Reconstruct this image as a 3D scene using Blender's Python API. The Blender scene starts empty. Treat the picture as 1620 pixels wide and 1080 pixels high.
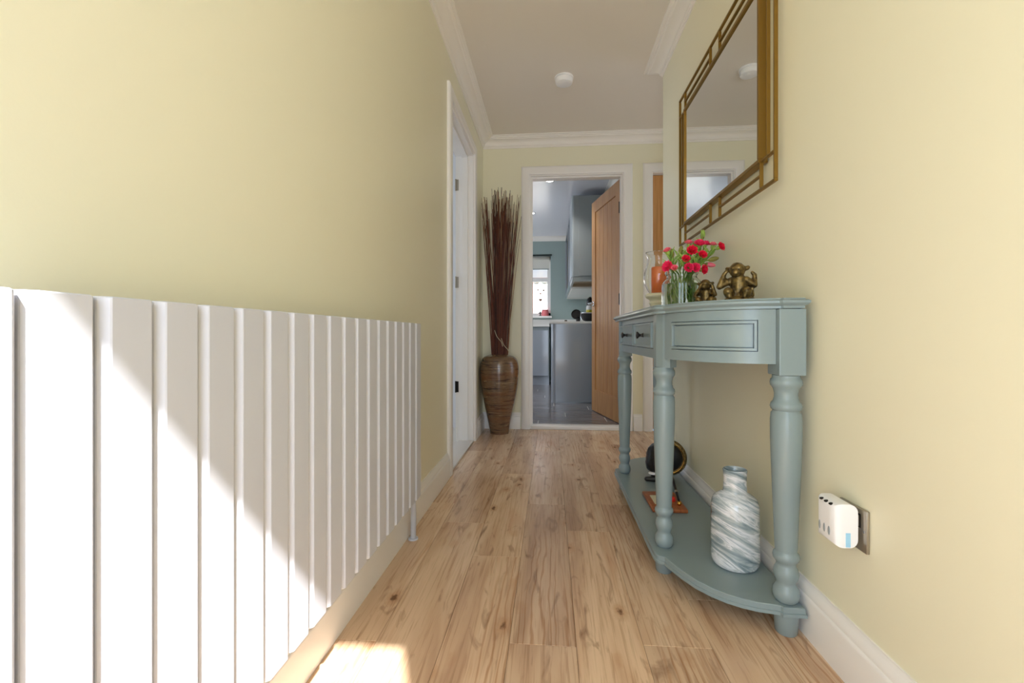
import bpy, bmesh, math, random
from mathutils import Vector, Matrix
PI = math.pi
S = bpy.context.scene
C = S.collection
random.seed(7)

# ------------------------------------------------------------------ camera
cam = bpy.data.cameras.new('camera'); camo = bpy.data.objects.new('camera', cam); C.objects.link(camo)
cam.sensor_width = 36.0; cam.lens = 36.0*720/1620; cam.clip_start = .02
camo.location = (0, 0, .733)
camo.rotation_euler = (PI/2, 0, math.atan(61/720))
cam.shift_y = -10/1620
S.camera = camo
# ------------------------------------------------------------------ world, sun, daylight
w = bpy.data.worlds.new('sky'); S.world = w; w.use_nodes = True
nt = w.node_tree; nt.nodes.clear()
wo = nt.nodes.new('ShaderNodeOutputWorld'); bg = nt.nodes.new('ShaderNodeBackground')
tc = nt.nodes.new('ShaderNodeTexCoord'); nz = nt.nodes.new('ShaderNodeTexNoise'); rp = nt.nodes.new('ShaderNodeValToRGB')
nz.inputs['Scale'].default_value = 5; nz.inputs['Detail'].default_value = 6
rp.color_ramp.elements[0].position = .42; rp.color_ramp.elements[0].color = (.30, .52, .90, 1)
rp.color_ramp.elements[1].position = .62; rp.color_ramp.elements[1].color = (.95, .97, 1, 1)
nt.links.new(tc.outputs['Generated'], nz.inputs['Vector']); nt.links.new(nz.outputs['Fac'], rp.inputs[0])
nt.links.new(rp.outputs[0], bg.inputs[0]); nt.links.new(bg.outputs[0], wo.inputs[0])
bg.inputs[1].default_value = 1.1

def lamp(name, typ, loc, direction, energy, color=(1, 1, 1), size=None, **kw):
    d = bpy.data.lights.new(name, typ); d.energy = energy; d.color = color
    if size: d.shape = 'RECTANGLE'; d.size, d.size_y = size
    for k, v in kw.items(): setattr(d, k, v)
    o = bpy.data.objects.new(name, d); C.objects.link(o); o.location = loc
    o.rotation_euler = Vector(direction).to_track_quat('-Z', 'Y').to_euler()
    return o
lamp('sun', 'SUN', (1, -3, 4), (-.40, 1, -1.152), 19.0, (1, .98, .96), angle=math.radians(.8))
lamp('daylight_front_door', 'AREA', (-.09, -.80, 1.05), (0, 1, 0), 22, (.74, .86, 1), (.80, 1.85))
lamp('fill_left_room', 'AREA', (-3.36, 2.9, 1.4), (1, 0, 0), 34, (.72, .84, 1), (1.5, 1.3))  # added fill to lift the hall; its window is assumed
lamp('daylight_kitchen_window', 'AREA', (-.7, 8.1, 2.75), (0, -1, -1.0), 130, (.88, .95, 1), (1.6, .8))
lamp('fill_hall_end', 'AREA', (2.36, 3.1, 1.03), (-1, 0, 0), 5.5, (.70, .83, 1), (.7, 1.8))  # unseen fill light added to brighten the far end of the hall
lamp('fill_kitchen_side', 'AREA', (-2.06, 5.4, 1.3), (1, 0, 0), 29, (.86, .93, 1), (1.6, 1.6))  # fill added out of view to light the kitchen fronts from the left

S.view_settings.view_transform = 'Standard'; S.view_settings.look = 'None'
S.view_settings.gamma = 1; S.view_settings.use_curve_mapping = False
S.view_settings.exposure = -.16
S.cycles.max_bounces = 14; S.cycles.diffuse_bounces = 8; S.cycles.transmission_bounces = 12
S.cycles.sample_clamp_indirect = 6

# ------------------------------------------------------------------ materials
def srgb(r, g, b):
    f = lambda v: (v/255/12.92) if v/255 <= .04045 else ((v/255+.055)/1.055)**2.4
    return (f(r), f(g), f(b), 1)
def mat(name, col, rough=.5, metal=0, spec=.5, coat=0, trans=0, ior=1.45, bump=None, emit=None):
    m = bpy.data.materials.new(name); m.use_nodes = True
    b = m.node_tree.nodes['Principled BSDF']
    b.inputs['Base Color'].default_value = col; b.inputs['Roughness'].default_value = rough
    b.inputs['Metallic'].default_value = metal; b.inputs['Specular IOR Level'].default_value = spec
    b.inputs['Coat Weight'].default_value = coat; b.inputs['Coat Roughness'].default_value = .1
    b.inputs['Transmission Weight'].default_value = trans; b.inputs['IOR'].default_value = ior
    if emit: b.inputs['Emission Color'].default_value = emit[0]; b.inputs['Emission Strength'].default_value = emit[1]
    if bump:
        N = m.node_tree.nodes; L = m.node_tree.links
        t = N.new('ShaderNodeTexCoord'); n = N.new('ShaderNodeTexNoise'); bp = N.new('ShaderNodeBump')
        n.inputs['Scale'].default_value = bump[0]; bp.inputs['Strength'].default_value = bump[1]; bp.inputs['Distance'].default_value = .002
        L.new(t.outputs['Object'], n.inputs['Vector']); L.new(n.outputs['Fac'], bp.inputs['Height']); L.new(bp.outputs[0], b.inputs['Normal'])
    return m
class NB:
    def __init__(s, m): s.m = m; s.N = m.node_tree.nodes; s.L = m.node_tree.links; s.b = s.N['Principled BSDF']
    def n(s, t, **inp):
        x = s.N.new('ShaderNode'+t)
        for k, v in inp.items():
            k2 = k.replace('_', ' ')
            if hasattr(v, 'is_linked') or isinstance(v, bpy.types.NodeSocket): s.L.new(v, x.inputs[k2])
            else: x.inputs[k2].default_value = v
        return x
    def ramp(s, fac, stops):
        r = s.N.new('ShaderNodeValToRGB'); e = r.color_ramp.elements
        while len(e) < len(stops): e.new(.5)
        for q, (p, c) in zip(e, stops): q.position = p; q.color = c
        s.L.new(fac, r.inputs[0]); return r.outputs[0]
    def mix(s, f, a, b, mode='MIX'):
        x = s.N.new('ShaderNodeMix'); x.data_type = 'RGBA'; x.blend_type = mode
        for i, v in ((0, f), (6, a), (7, b)):
            if isinstance(v, bpy.types.NodeSocket): s.L.new(v, x.inputs[i])
            else: x.inputs[i].default_value = v
        return x.outputs[2]
    def mapping(s, vec, scale=(1, 1, 1), rot=(0, 0, 0)):
        x = s.N.new('ShaderNodeMapping'); s.L.new(vec, x.inputs[0]); x.inputs['Scale'].default_value = scale; x.inputs['Rotation'].default_value = rot
        return x.outputs[0]

M = {}
M['wall'] = mat('wall_paint', srgb(232, 228, 203), .34, spec=.4, bump=(220, .05))
M['white'] = mat('white_gloss_paint', srgb(238, 235, 232), .28)
M['cornice'] = mat('plaster_white', srgb(240, 235, 228), .6)
M['ceil'] = mat('ceiling_paint', srgb(230, 223, 213), .65)
M['rad'] = mat('radiator_enamel', srgb(197, 200, 210), .3)
M['table'] = mat('grey_green_paint', srgb(132, 148, 151), .22, spec=.5, bump=(90, .06))
M['gold'] = mat('antique_gold', srgb(142, 110, 48), .40, metal=.75, bump=(160, .1))
M['mirror'] = mat('mirror_silver', (.86, .88, .86, 1), .02, metal=1)
M['black'] = mat('black_satin', srgb(22, 21, 22), .35)
M['iron'] = mat('dark_iron', srgb(38, 34, 32), .35, metal=.6)
M['chrome'] = mat('chrome', (.75, .75, .77, 1), .16, metal=1)
M['steel'] = mat('brushed_steel', srgb(172, 164, 152), .32, metal=.9)
M['kwall'] = mat('teal_wall_paint', srgb(152, 168, 164), .55)
M['kceil'] = mat('kitchen_ceiling_paint', srgb(228, 228, 236), .22)
M['kgrey'] = mat('gloss_grey_lacquer', srgb(158, 164, 174), .09, coat=.4)
M['kgrey2'] = mat('grey_edge', srgb(150, 158, 162), .35)
M['kwood'] = mat('carcass_wood', srgb(150, 130, 105), .5)
M['worktop'] = mat('white_worktop', srgb(225, 222, 218), .25)
M['glass'] = mat('clear_glass', (1, 1, 1, 1), 0, trans=1, ior=1.45)
M['jarglass'] = mat('greenish_glass', (.93, .98, .95, 1), .0, trans=1, ior=1.45)
M['water'] = mat('water', (.95, 1, .97, 1), 0, trans=1, ior=1.33)
M['cream'] = mat('cream_ceramic', srgb(222, 214, 184), .35)
M['wick'] = mat('wick', srgb(50, 45, 40), .9)
M['stem'] = mat('stem_green', srgb(112, 150, 58), .5)
M['leaf'] = mat('leaf_green', srgb(150, 182, 84), .5)
M['pink'] = mat('carnation_pink', srgb(240, 52, 104), .6)
M['red'] = mat('carnation_red', srgb(232, 28, 66), .6)
M['rose'] = mat('carnation_rose', srgb(246, 116, 134), .6)
M['bud'] = mat('bud_brown_green', srgb(132, 126, 58), .6)
M['plastic'] = mat('white_plastic', srgb(240, 240, 242), .3)
M['ltblue'] = mat('pale_blue_indicator', srgb(160, 208, 236), .3)
M['redp'] = mat('red_paint', srgb(215, 40, 25), .4)
M['brass'] = mat('brass', srgb(200, 150, 70), .2, metal=1)
M['pinkc'] = mat('pink_enamel', srgb(226, 120, 125), .35)
M['yellow'] = mat('yellow_label', srgb(205, 190, 40), .4)
M['shed'] = mat('white_render', srgb(245, 242, 238), .8)
M['terra'] = mat('terracotta', srgb(150, 75, 50), .7)
M['heart'] = mat('rusty_metal', srgb(112, 66, 48), .7)
M['concrete'] = mat('concrete', srgb(170, 165, 158), .85, bump=(40, .3))
M['grass'] = mat('lawn', srgb(96, 120, 60), .9)
M['blind'] = mat('blind_fabric', srgb(220, 218, 208), .8)
M['bedfloor'] = mat('pale_vinyl', srgb(212, 206, 198), .4)
M['lampface'] = mat('downlight_lens', (1, 1, 1, 1), .4, emit=((1, .97, .92, 1), 14))
m = mat('orange_wax', srgb(250, 122, 40), .4); m.node_tree.nodes['Principled BSDF'].inputs['Subsurface Weight'].default_value = .15
m.node_tree.nodes['Principled BSDF'].inputs['Subsurface Radius'].default_value = (.02, .008, .003); M['wax'] = m
# thin window glass: constant see-through share
m = bpy.data.materials.new('window_glass'); m.use_nodes = True; N = m.node_tree.nodes; L = m.node_tree.links; N.clear()
o_ = N.new('ShaderNodeOutputMaterial'); mx = N.new('ShaderNodeMixShader'); t_ = N.new('ShaderNodeBsdfTransparent'); g_ = N.new('ShaderNodeBsdfGlossy')
g_.inputs['Roughness'].default_value = .02; mx.inputs[0].default_value = .06
L.new(t_.outputs[0], mx.inputs[1]); L.new(g_.outputs[0], mx.inputs[2]); L.new(mx.outputs[0], o_.inputs[0]); M['pane'] = m

def oak(name, light, dark, rough=.4):
    m = mat(name, light, rough); k = NB(m)
    t = k.n('TexCoord'); oi = k.n('ObjectInfo')
    ad = k.n('VectorMath'); ad.operation = 'ADD'; k.L.new(t.outputs['Object'], ad.inputs[0])
    sc = k.n('VectorMath'); sc.operation = 'SCALE'; k.L.new(oi.outputs['Random'], sc.inputs[0]); sc.inputs['Scale'].default_value = 9
    k.L.new(sc.outputs[0], ad.inputs[1])
    v = k.mapping(ad.outputs[0], (40, 40, 2.2))
    n = k.n('TexNoise', Vector=v, Scale=1.6, Detail=6.0, Distortion=.4)
    c = k.ramp(n.outputs['Fac'], [(.3, dark), (.65, light)])
    k.L.new(c, k.b.inputs['Base Color'])
    return m
M['oak'] = oak('oak_veneer', srgb(204, 154, 98), srgb(178, 124, 72))
M['board'] = oak('mahogany_board', srgb(168, 96, 52), srgb(138, 72, 36))

def floorwood():
    m = mat('pine_laminate', srgb(200, 160, 115), .3, spec=.5); k = NB(m)
    t = k.n('TexCoord'); oi = k.n('ObjectInfo')
    cb = k.n('CombineXYZ')
    m1 = k.n('Math'); m1.operation = 'MULTIPLY'; k.L.new(oi.outputs['Random'], m1.inputs[0]); m1.inputs[1].default_value = 37.0
    k.L.new(m1.outputs[0], cb.inputs[0]); k.L.new(m1.outputs[0], cb.inputs[1]); k.L.new(m1.outputs[0], cb.inputs[2])
    ad = k.n('VectorMath'); ad.operation = 'ADD'; k.L.new(t.outputs['Object'], ad.inputs[0]); k.L.new(cb.outputs[0], ad.inputs[1])
    P0 = ad.outputs[0]
    # printed strips across a board
    big = k.n('TexNoise', Vector=k.mapping(P0, (9, 1.3, 1)), Scale=1.0, Detail=3.0, Distortion=.6)
    base = k.ramp(big.outputs['Fac'], [(.28, srgb(182, 148, 120)), (.45, srgb(206, 174, 144)), (.62, srgb(220, 192, 162)), (.8, srgb(200, 160, 128))])
    grain = k.n('TexNoise', Vector=k.mapping(P0, (150, 5.0, 1)), Scale=1.0, Detail=6.0, Distortion=.8)
    gr = k.ramp(grain.outputs['Fac'], [(.34, (.66, .58, .52, 1)), (.50, (1, 1, 1, 1))])
    c = k.mix(.65, base, gr, 'MULTIPLY')
    # flame figure: distorted rings
    wv = k.n('TexWave', Vector=k.mapping(P0, (1, .13, 1)), Scale=16.0, Distortion=9.0, Detail=3.0, Detail_Scale=1.2)
    wr = k.ramp(wv.outputs['Fac'], [(.0, (.74, .62, .52, 1)), (.22, (1, 1, 1, 1))])
    msk = k.n('TexNoise', Vector=k.mapping(P0, (7, 1.2, 1)), Scale=1.0, Detail=1.0)
    mr = k.ramp(msk.outputs['Fac'], [(.50, (0, 0, 0, 1)), (.66, (1, 1, 1, 1))])
    c = k.mix(mr, c, k.mix(1.0, c, wr, 'MULTIPLY'))
    # dark smudges and knots
    sm = k.n('TexNoise', Vector=k.mapping(P0, (26, 6, 1)), Scale=1.0, Detail=6.0, Distortion=1.2)
    sr = k.ramp(sm.outputs['Fac'], [(.58, (0, 0, 0, 1)), (.78, (.9, .9, .9, 1))])
    c = k.mix(sr, c, srgb(126, 92, 66))
    wob = k.n('TexNoise', Vector=k.mapping(P0, (60, 40, 1)), Scale=1.0, Detail=3.0)
    wa = k.n('VectorMath'); wa.operation = 'MULTIPLY_ADD'; k.L.new(wob.outputs['Color'], wa.inputs[0]); wa.inputs[1].default_value = (.022, .05, 0); k.L.new(P0, wa.inputs[2])
    vo = k.n('TexVoronoi', Vector=k.mapping(wa.outputs[0], (9.0, 4.6, 1)), Scale=1.0, Randomness=1.0)
    vh = k.n('TexVoronoi', Vector=k.mapping(wa.outputs[0], (9.0, 4.6, 1)), Scale=1.0, Randomness=1.0)
    halo = k.ramp(vh.outputs['Distance'], [(.06, (.55, .55, .55, 1)), (.22, (0, 0, 0, 1))])
    c = k.mix(halo, c, srgb(176, 128, 88))
    vr = k.ramp(vo.outputs['Distance'], [(.04, (.85, .85, .85, 1)), (.085, (0, 0, 0, 1))])
    c = k.mix(vr, c, srgb(96, 64, 42))
    # tone of each board
    tone = k.ramp(oi.outputs['Random'], [(0, (.90, .88, .86, 1)), (1, (1.06, 1.04, 1.0, 1))])
    c = k.mix(1.0, c, tone, 'MULTIPLY')
    k.L.new(c, k.b.inputs['Base Color'])
    rr = k.n('MapRange'); k.L.new(grain.outputs['Fac'], rr.inputs[0]); rr.inputs[3].default_value = .30; rr.inputs[4].default_value = .18
    k.L.new(rr.outputs[0], k.b.inputs['Roughness'])
    bp = k.n('Bump', Strength=.12, Distance=.002, Height=grain.outputs['Fac']); k.L.new(bp.outputs[0], k.b.inputs['Normal'])
    return m
M['floor'] = floorwood()
def greyplank():
    m = mat('grey_wood_tile', srgb(110, 108, 112), .18); k = NB(m)
    t = k.n('TexCoord'); oi = k.n('ObjectInfo')
    ad = k.n('VectorMath'); ad.operation = 'ADD'; k.L.new(t.outputs['Object'], ad.inputs[0])
    sc = k.n('VectorMath'); sc.operation = 'SCALE'; k.L.new(oi.outputs['Random'], sc.inputs[0]); sc.inputs['Scale'].default_value = 21; sc.inputs[0].default_value = (1, 1, 1)
    k.L.new(sc.outputs[0], ad.inputs[1])
    n = k.n('TexNoise', Vector=k.mapping(ad.outputs[0], (3, 22, 1)), Scale=1.5, Detail=5.0, Distortion=.5)
    k.L.new(k.ramp(n.outputs['Fac'], [(.3, srgb(92, 88, 90)), (.7, srgb(138, 134, 136))]), k.b.inputs['Base Color'])
    return m
M['ktile'] = greyplank()
def bandvase():
    m = mat('banded_lacquer', srgb(110, 70, 40), .25, coat=.5); k = NB(m)
    t = k.n('TexCoord')
    n = k.n('TexNoise', Vector=k.mapping(t.outputs['Object'], (5, 5, 52), (.05, .03, 0)), Scale=1.5, Detail=7.0, Distortion=.5, Roughness=.65)
    c = k.ramp(n.outputs['Fac'], [(.30, srgb(40, 32, 28)), (.42, srgb(78, 58, 44)), (.50, srgb(122, 94, 66)), (.57, srgb(92, 74, 58)), (.66, srgb(162, 134, 98)), (.78, srgb(58, 46, 38))])
    n2 = k.n('TexNoise', Vector=k.mapping(t.outputs['Object'], (1.5, 1.5, 16)), Scale=1.2, Detail=2.0)
    c = k.mix(k.ramp(n2.outputs['Fac'], [(.45, (0, 0, 0, 1)), (.65, (.55, .55, .55, 1))]), c, srgb(128, 82, 48))
    k.L.new(c, k.b.inputs['Base Color']); return m
M['bandvase'] = bandvase()
def swirl():
    m = mat('swirled_glass', srgb(150, 165, 172), .12, coat=.6, trans=.12); k = NB(m)
    t = k.n('TexCoord')
    v = k.mapping(k.mapping(t.outputs['Object'], (1, 1, 1), (math.radians(8), math.radians(-28), 0)), (3, 3, 22))
    n = k.n('TexNoise', Vector=v, Scale=1.7, Detail=6.0, Distortion=1.0, Roughness=.6)
    c = k.ramp(n.outputs['Fac'], [(.30, srgb(92, 112, 120)), (.42, srgb(150, 166, 172)), (.49, srgb(186, 196, 200)), (.54, srgb(238, 241, 245)), (.62, srgb(158, 176, 186)), (.70, srgb(232, 236, 240))])
    k.L.new(c, k.b.inputs['Base Color']); return m
M['swirl'] = swirl()
def twigm():
    m = mat('willow_bark', srgb(84, 44, 34), .55); k = NB(m)
    oi = k.n('ObjectInfo')
    k.L.new(k.ramp(oi.outputs['Random'], [(0, srgb(52, 30, 24)), (.5, srgb(96, 50, 38)), (.85, srgb(120, 66, 44)), (1, srgb(142, 96, 62))]), k.b.inputs['Base Color']); return m
M['twig'] = twigm()
def bronze():
    m = mat('antique_bronze', srgb(120, 98, 52), .34, metal=.7); k = NB(m)
    t = k.n('TexCoord'); g = k.n('NewGeometry')
    n = k.n('TexNoise', Vector=t.outputs['Object'], Scale=90.0, Detail=4.0)
    c = k.ramp(n.outputs['Fac'], [(.35, srgb(74, 60, 36)), (.6, srgb(140, 116, 68))])
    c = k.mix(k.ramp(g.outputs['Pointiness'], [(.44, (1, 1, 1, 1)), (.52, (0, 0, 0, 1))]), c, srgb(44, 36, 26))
    k.L.new(c, k.b.inputs['Base Color'])
    bp = k.n('Bump', Strength=.35, Distance=.002, Height=n.outputs['Fac']); k.L.new(bp.outputs[0], k.b.inputs['Normal'])
    return m
M['bronze'] = bronze()

# ------------------------------------------------------------------ mesh helpers
def obj(name, bm, material, parent=None, smooth=False, loc=None):
    me = bpy.data.meshes.new(name)
    if isinstance(bm, bmesh.types.BMesh):
        bmesh.ops.recalc_face_normals(bm, faces=bm.faces); bm.to_mesh(me); bm.free()
    else:
        me = bm
    if smooth:
        for p in me.polygons: p.use_smooth = True
        if smooth is not True:
            me.set_sharp_from_angle(angle=math.radians(smooth))
    if material and not me.materials: me.materials.append(M[material])
    o = bpy.data.objects.new(name, me); C.objects.link(o)
    if parent: o.parent = parent
    if loc: o.location = loc
    return o
def thing(name, label, cat, loc=(0, 0, 0), rz=0, group=None):
    o = bpy.data.objects.new(name, None); C.objects.link(o); o.location = loc; o.rotation_euler = (0, 0, rz)
    o.empty_display_size = .05
    return tag(o, label, cat, group)
def tag(o, label, cat, group=None):
    o['label'] = label; o['category'] = cat
    if group: o['group'] = group
    return o
def struct(o, label=None):
    o['kind'] = 'structure'
    if label: o['label'] = label
    return o
def B(): return bmesh.new()
def box(bm, x0, x1, y0, y1, z0, z1, bev=0, seg=2):
    vs = [bm.verts.new((x, y, z)) for x in (x0, x1) for y in (y0, y1) for z in (z0, z1)]
    fs = [bm.faces.new([vs[i] for i in q]) for q in ((0, 1, 3, 2), (4, 6, 7, 5), (0, 4, 5, 1), (2, 3, 7, 6), (0, 2, 6, 4), (1, 5, 7, 3))]
    if bev:
        es = set(e for f in fs for e in f.edges)
        bmesh.ops.bevel(bm, geom=list(es), offset=bev, segments=seg, profile=.5, affect='EDGES', clamp_overlap=True)
    return bm
def bx(*a, bev=0, seg=2): return box(B(), *a, bev=bev, seg=seg)
def lathe(prof, seg=40, cx=0, cy=0, bm=None, ripple=None):
    bm = bm or B(); rings = []
    for r, z in prof:
        if r < 1e-6: rings.append([bm.verts.new((cx, cy, z))])
        else:
            rings.append([])
            for i in range(seg):
                a = 2*PI*i/seg; rr = r*(1+(ripple(a, z) if ripple else 0))
                rings[-1].append(bm.verts.new((cx+rr*math.cos(a), cy+rr*math.sin(a), z)))
    for a, b in zip(rings, rings[1:]):
        for i in range(seg):
            j = (i+1) % seg
            if len(a) == 1 and len(b) == 1: continue
            if len(a) == 1: bm.faces.new((a[0], b[j], b[i]))
            elif len(b) == 1: bm.faces.new((a[i], a[j], b[0]))
            else: bm.faces.new((a[i], a[j], b[j], b[i]))
    return bm
def smoothprof(pts, n=6):
    """Catmull-Rom through (r, z) points"""
    out = []
    for i in range(len(pts)-1):
        p0 = pts[max(i-1, 0)]; p1 = pts[i]; p2 = pts[i+1]; p3 = pts[min(i+2, len(pts)-1)]
        for k in range(n):
            t = k/n
            out.append(tuple(.5*((2*p1[j])+(-p0[j]+p2[j])*t+(2*p0[j]-5*p1[j]+4*p2[j]-p3[j])*t*t+(-p0[j]+3*p1[j]-3*p2[j]+p3[j])*t**3) for j in range(len(p1))))
    out.append(pts[-1]); return out
def tube(pts, rad, seg=8, bm=None, cap=True):
    bm = bm or B(); pts = [Vector(p) for p in pts]; n = len(pts)
    if not isinstance(rad, (list, tuple)): rad = [rad]*n
    up = Vector((.13, .27, .95)).normalized(); rings = []
    for i, p in enumerate(pts):
        t = (pts[min(i+1, n-1)]-pts[max(i-1, 0)]).normalized()
        if abs(t.dot(up)) > .98: up = Vector((.9, .3, .1)).normalized()
        a = t.cross(up).normalized(); b = t.cross(a).normalized(); up = -b if False else up
        rings.append([bm.verts.new(p+(a*math.cos(2*PI*k/seg)+b*math.sin(2*PI*k/seg))*rad[i]) for k in range(seg)])
    for r0, r1 in zip(rings, rings[1:]):
        for k in range(seg): bm.faces.new((r0[k], r0[(k+1) % seg], r1[(k+1) % seg], r1[k]))
    if cap: bm.faces.new(rings[0][::-1]); bm.faces.new(rings[-1])
    return bm
def prism(outline, z0, z1, bm=None):
    bm = bm or B()
    a = [bm.verts.new((x, y, z0)) for x, y in outline]; b = [bm.verts.new((x, y, z1)) for x, y in outline]
    n = len(a); bm.faces.new(a[::-1]); bm.faces.new(b)
    for i in range(n): bm.faces.new((a[i], a[(i+1) % n], b[(i+1) % n], b[i]))
    return bm
def offset(outline, d):
    """offset a closed counter-clockwise outline outward by d"""
    n = len(outline); out = []
    for i in range(n):
        p0 = Vector(outline[i-1]); p = Vector(outline[i]); p1 = Vector(outline[(i+1) % n])
        e0 = (p-p0).normalized(); e1 = (p1-p).normalized()
        n0 = Vector((e0.y, -e0.x)); n1 = Vector((e1.y, -e1.x)); mm = n0+n1
        mm = mm/max(mm.dot(n0), .4) if mm.length > 1e-6 else n0
        q = p+mm*d; out.append((q.x, q.y))
    return out
def stacked(outline, levels):
    bm = B(); rings = []
    for z, d in levels: rings.append([bm.verts.new((x, y, z)) for x, y in offset(outline, d)])
    n = len(outline); bm.faces.new(rings[0][::-1]); bm.faces.new(rings[-1])
    for a, b in zip(rings, rings[1:]):
        for i in range(n): bm.faces.new((a[i], a[(i+1) % n], b[(i+1) % n], b[i]))
    return bm
def sweep(path, prof, mit0=None, mit1=None):
    """profile (offset to the right of the path, z) along an XY path; neighbours before/after mitre the ends"""
    bm = B(); pts = [Vector(p) for p in path]; rings = []
    full = ([Vector(mit0)] if mit0 else [None])+pts+([Vector(mit1)] if mit1 else [None])
    for i in range(1, len(full)-1):
        p = full[i]; e0 = (p-full[i-1]).normalized() if full[i-1] is not None else None
        e1 = (full[i+1]-p).normalized() if full[i+1] is not None else None
        e0 = e0 or e1; e1 = e1 or e0
        n0 = Vector((e0.y, -e0.x)); n1 = Vector((e1.y, -e1.x)); mm = n0+n1; mm = mm/mm.dot(n0)
        rings.append([bm.verts.new((p.x+mm.x*o, p.y+mm.y*o, z)) for o, z in prof])
    k = len(prof)
    for a, b in zip(rings, rings[1:]):
        for i in range(k): bm.faces.new((a[i], a[(i+1) % k], b[(i+1) % k], b[i]))
    bm.faces.new(rings[0][::-1]); bm.faces.new(rings[-1]); return bm
def architrave(f, a0, a1, zt, width=.066, t=.018, z0=0):
    """f maps (along, z, out) to a point; mitred three-sided casing"""
    prof = [(0, 0), (0, t*.72), (.004, t*.9), (.009, t), (width-.012, t), (width-.004, t*.8), (width, t*.55), (width, 0)]
    bm = B(); rings = []
    for k in range(4):
        r = []
        for wd, tt in prof:
            a = a0-wd if k < 2 else a1+wd; z = zt+wd if k in (1, 2) else z0
            r.append(bm.verts.new(f(a, z, tt)))
        rings.append(r)
    n = len(prof)
    for p, q in zip(rings, rings[1:]):
        for i in range(n): bm.faces.new((p[i], p[(i+1) % n], q[(i+1) % n], q[i]))
    bm.faces.new(rings[0][::-1]); bm.faces.new(rings[-1]); return bm
def blobs(name, caps, material, parent=None, voxel=.0022, loc=None):
    """tapering capsules fused into one continuous surface"""
    bm = B()
    for p0, p1, r0, r1 in caps:
        p0 = Vector(p0); p1 = Vector(p1); n = max(2, int((p1-p0).length/(min(r0, r1)*.35))+1)
        for i in range(n+1):
            t = i/n; r = r0+(r1-r0)*t
            bmesh.ops.create_icosphere(bm, subdivisions=2, radius=r, matrix=Matrix.Translation(p0.lerp(p1, t)))
            if (p1-p0).length < 1e-6: break
    me = bpy.data.meshes.new(name+'_raw'); bm.to_mesh(me); bm.free()
    o = bpy.data.objects.new('tmp', me); C.objects.link(o)
    md = o.modifiers.new('r', 'REMESH'); md.mode = 'VOXEL'; md.voxel_size = voxel; md.use_smooth_shade = True
    s = o.modifiers.new('s', 'SMOOTH'); s.iterations = 3; s.factor = .5
    dg = bpy.context.evaluated_depsgraph_get(); m2 = bpy.data.meshes.new_from_object(o.evaluated_get(dg))
    bpy.data.objects.remove(o); bpy.data.meshes.remove(me)
    m2.name = name; m2.materials.clear(); m2.materials.append(M[material])
    for p in m2.polygons: p.use_smooth = True
    o = bpy.data.objects.new(name, m2); C.objects.link(o); o.parent = parent
    if loc: o.location = loc
    return o
def boxes(*bs):
    bm = B()
    for b in bs: box(bm, *b)
    return bm

# ------------------------------------------------------------------ setting: hall
XL, XR, YF, YB, YC, XE, ZC = -.532, .636, 3.56, -.66, 2.645, 2.2, 2.272
T = .12
KZ = .02
fl = struct(obj('floor', bx(XL-.02, XE, YB, YF+.02, -.12, -.012), 'concrete'), 'pale pine laminate floor of the hallway')
# laminate boards, each its own piece
PW, PL = .1588, .90
pm = bpy.data.meshes.new('plank'); b_ = bx(0, PW-.0007, 0, PL-.0008, -.012, 0, bev=.0007, seg=1); b_.to_mesh(pm); b_.free(); pm.materials.append(M['floor'])
joints = {-3: 1.06, -2: 1.76, -1: 1.50, 0: 1.08, 1: 1.72, 2: 2.00, 3: 1.30, 4: 1.85}
for i in range(-3, 15):
    x = -.098+PW*i; j0 = joints.get(i, 1.2+.37*(i % 3))
    y = j0-PL*3
    while y < YF:
        ylo = YB if i < 5 else YC-.02
        if y+PL > ylo+.02:
            a, b = max(y, ylo), min(y+PL, YF+.01); xa, xb = max(x, XL), min(x+PW, XE)
            if a == y and b == y+PL and xa == x and xb == x+PW: o = obj('floor_plank', pm, None, fl, loc=(x, y, 0))
            else: o = obj('floor_plank', bx(0, xb-xa-.0007, 0, b-a-.0008, -.012, 0, bev=.0007, seg=1), 'floor', fl, loc=(xa, a, 0))
        y += PL
struct(obj('ceiling', bx(XL-T, XE+T, YB-T, YF+T, ZC, ZC+.1), 'ceil'), 'white ceiling of the hallway')
LD0, LD1, DZ = 2.372, 3.118, 1.988          # left doorway
struct(obj('wall_left', boxes((XL-T, XL, YB-T, LD0, -.1, ZC), (XL-T, XL, LD1, YF+T, -.1, ZC), (XL-T, XL, LD0, LD1, DZ, ZC), (XL-T, XL, LD0, LD1, -.1, -.02)), 'wall'), 'pale yellow wall above the white radiator')
struct(obj('wall_right', boxes((XR, XR+T, YB-T, YC, -.1, ZC)), 'wall'), 'pale yellow wall carrying the gold mirror')
struct(obj('wall_return', boxes((XR+T, XE, YC-T, YC, -.1, ZC)), 'wall'), 'pale yellow wall around the corner')
struct(obj('wall_end', boxes((XE, XE+T, YC-T, 2.75, -.1, ZC), (XE, XE+T, 3.45, YF+T, -.1, ZC), (XE, XE+T, 2.75, 3.45, 1.95, ZC), (XE, XE+T, 2.75, 3.45, -.1, .1)), 'wall'), 'pale yellow end wall of the side hall')
KD0, KD1, SD0, SD1 = -.167, .566, .766, 1.526
struct(obj('wall_far', boxes((XL, KD0, YF, YF+T, -.1, ZC), (KD1, SD0, YF, YF+T, -.1, ZC), (SD1, XE, YF, YF+T, -.1, ZC), (KD0, KD1, YF, YF+T, DZ, ZC), (SD0, SD1, YF, YF+T, DZ, ZC), (KD0, KD1, YF+.05, YF+T, -.1, .0)), 'wall'), 'pale yellow far wall with the kitchen doorway')
FX1 = .42
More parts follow.
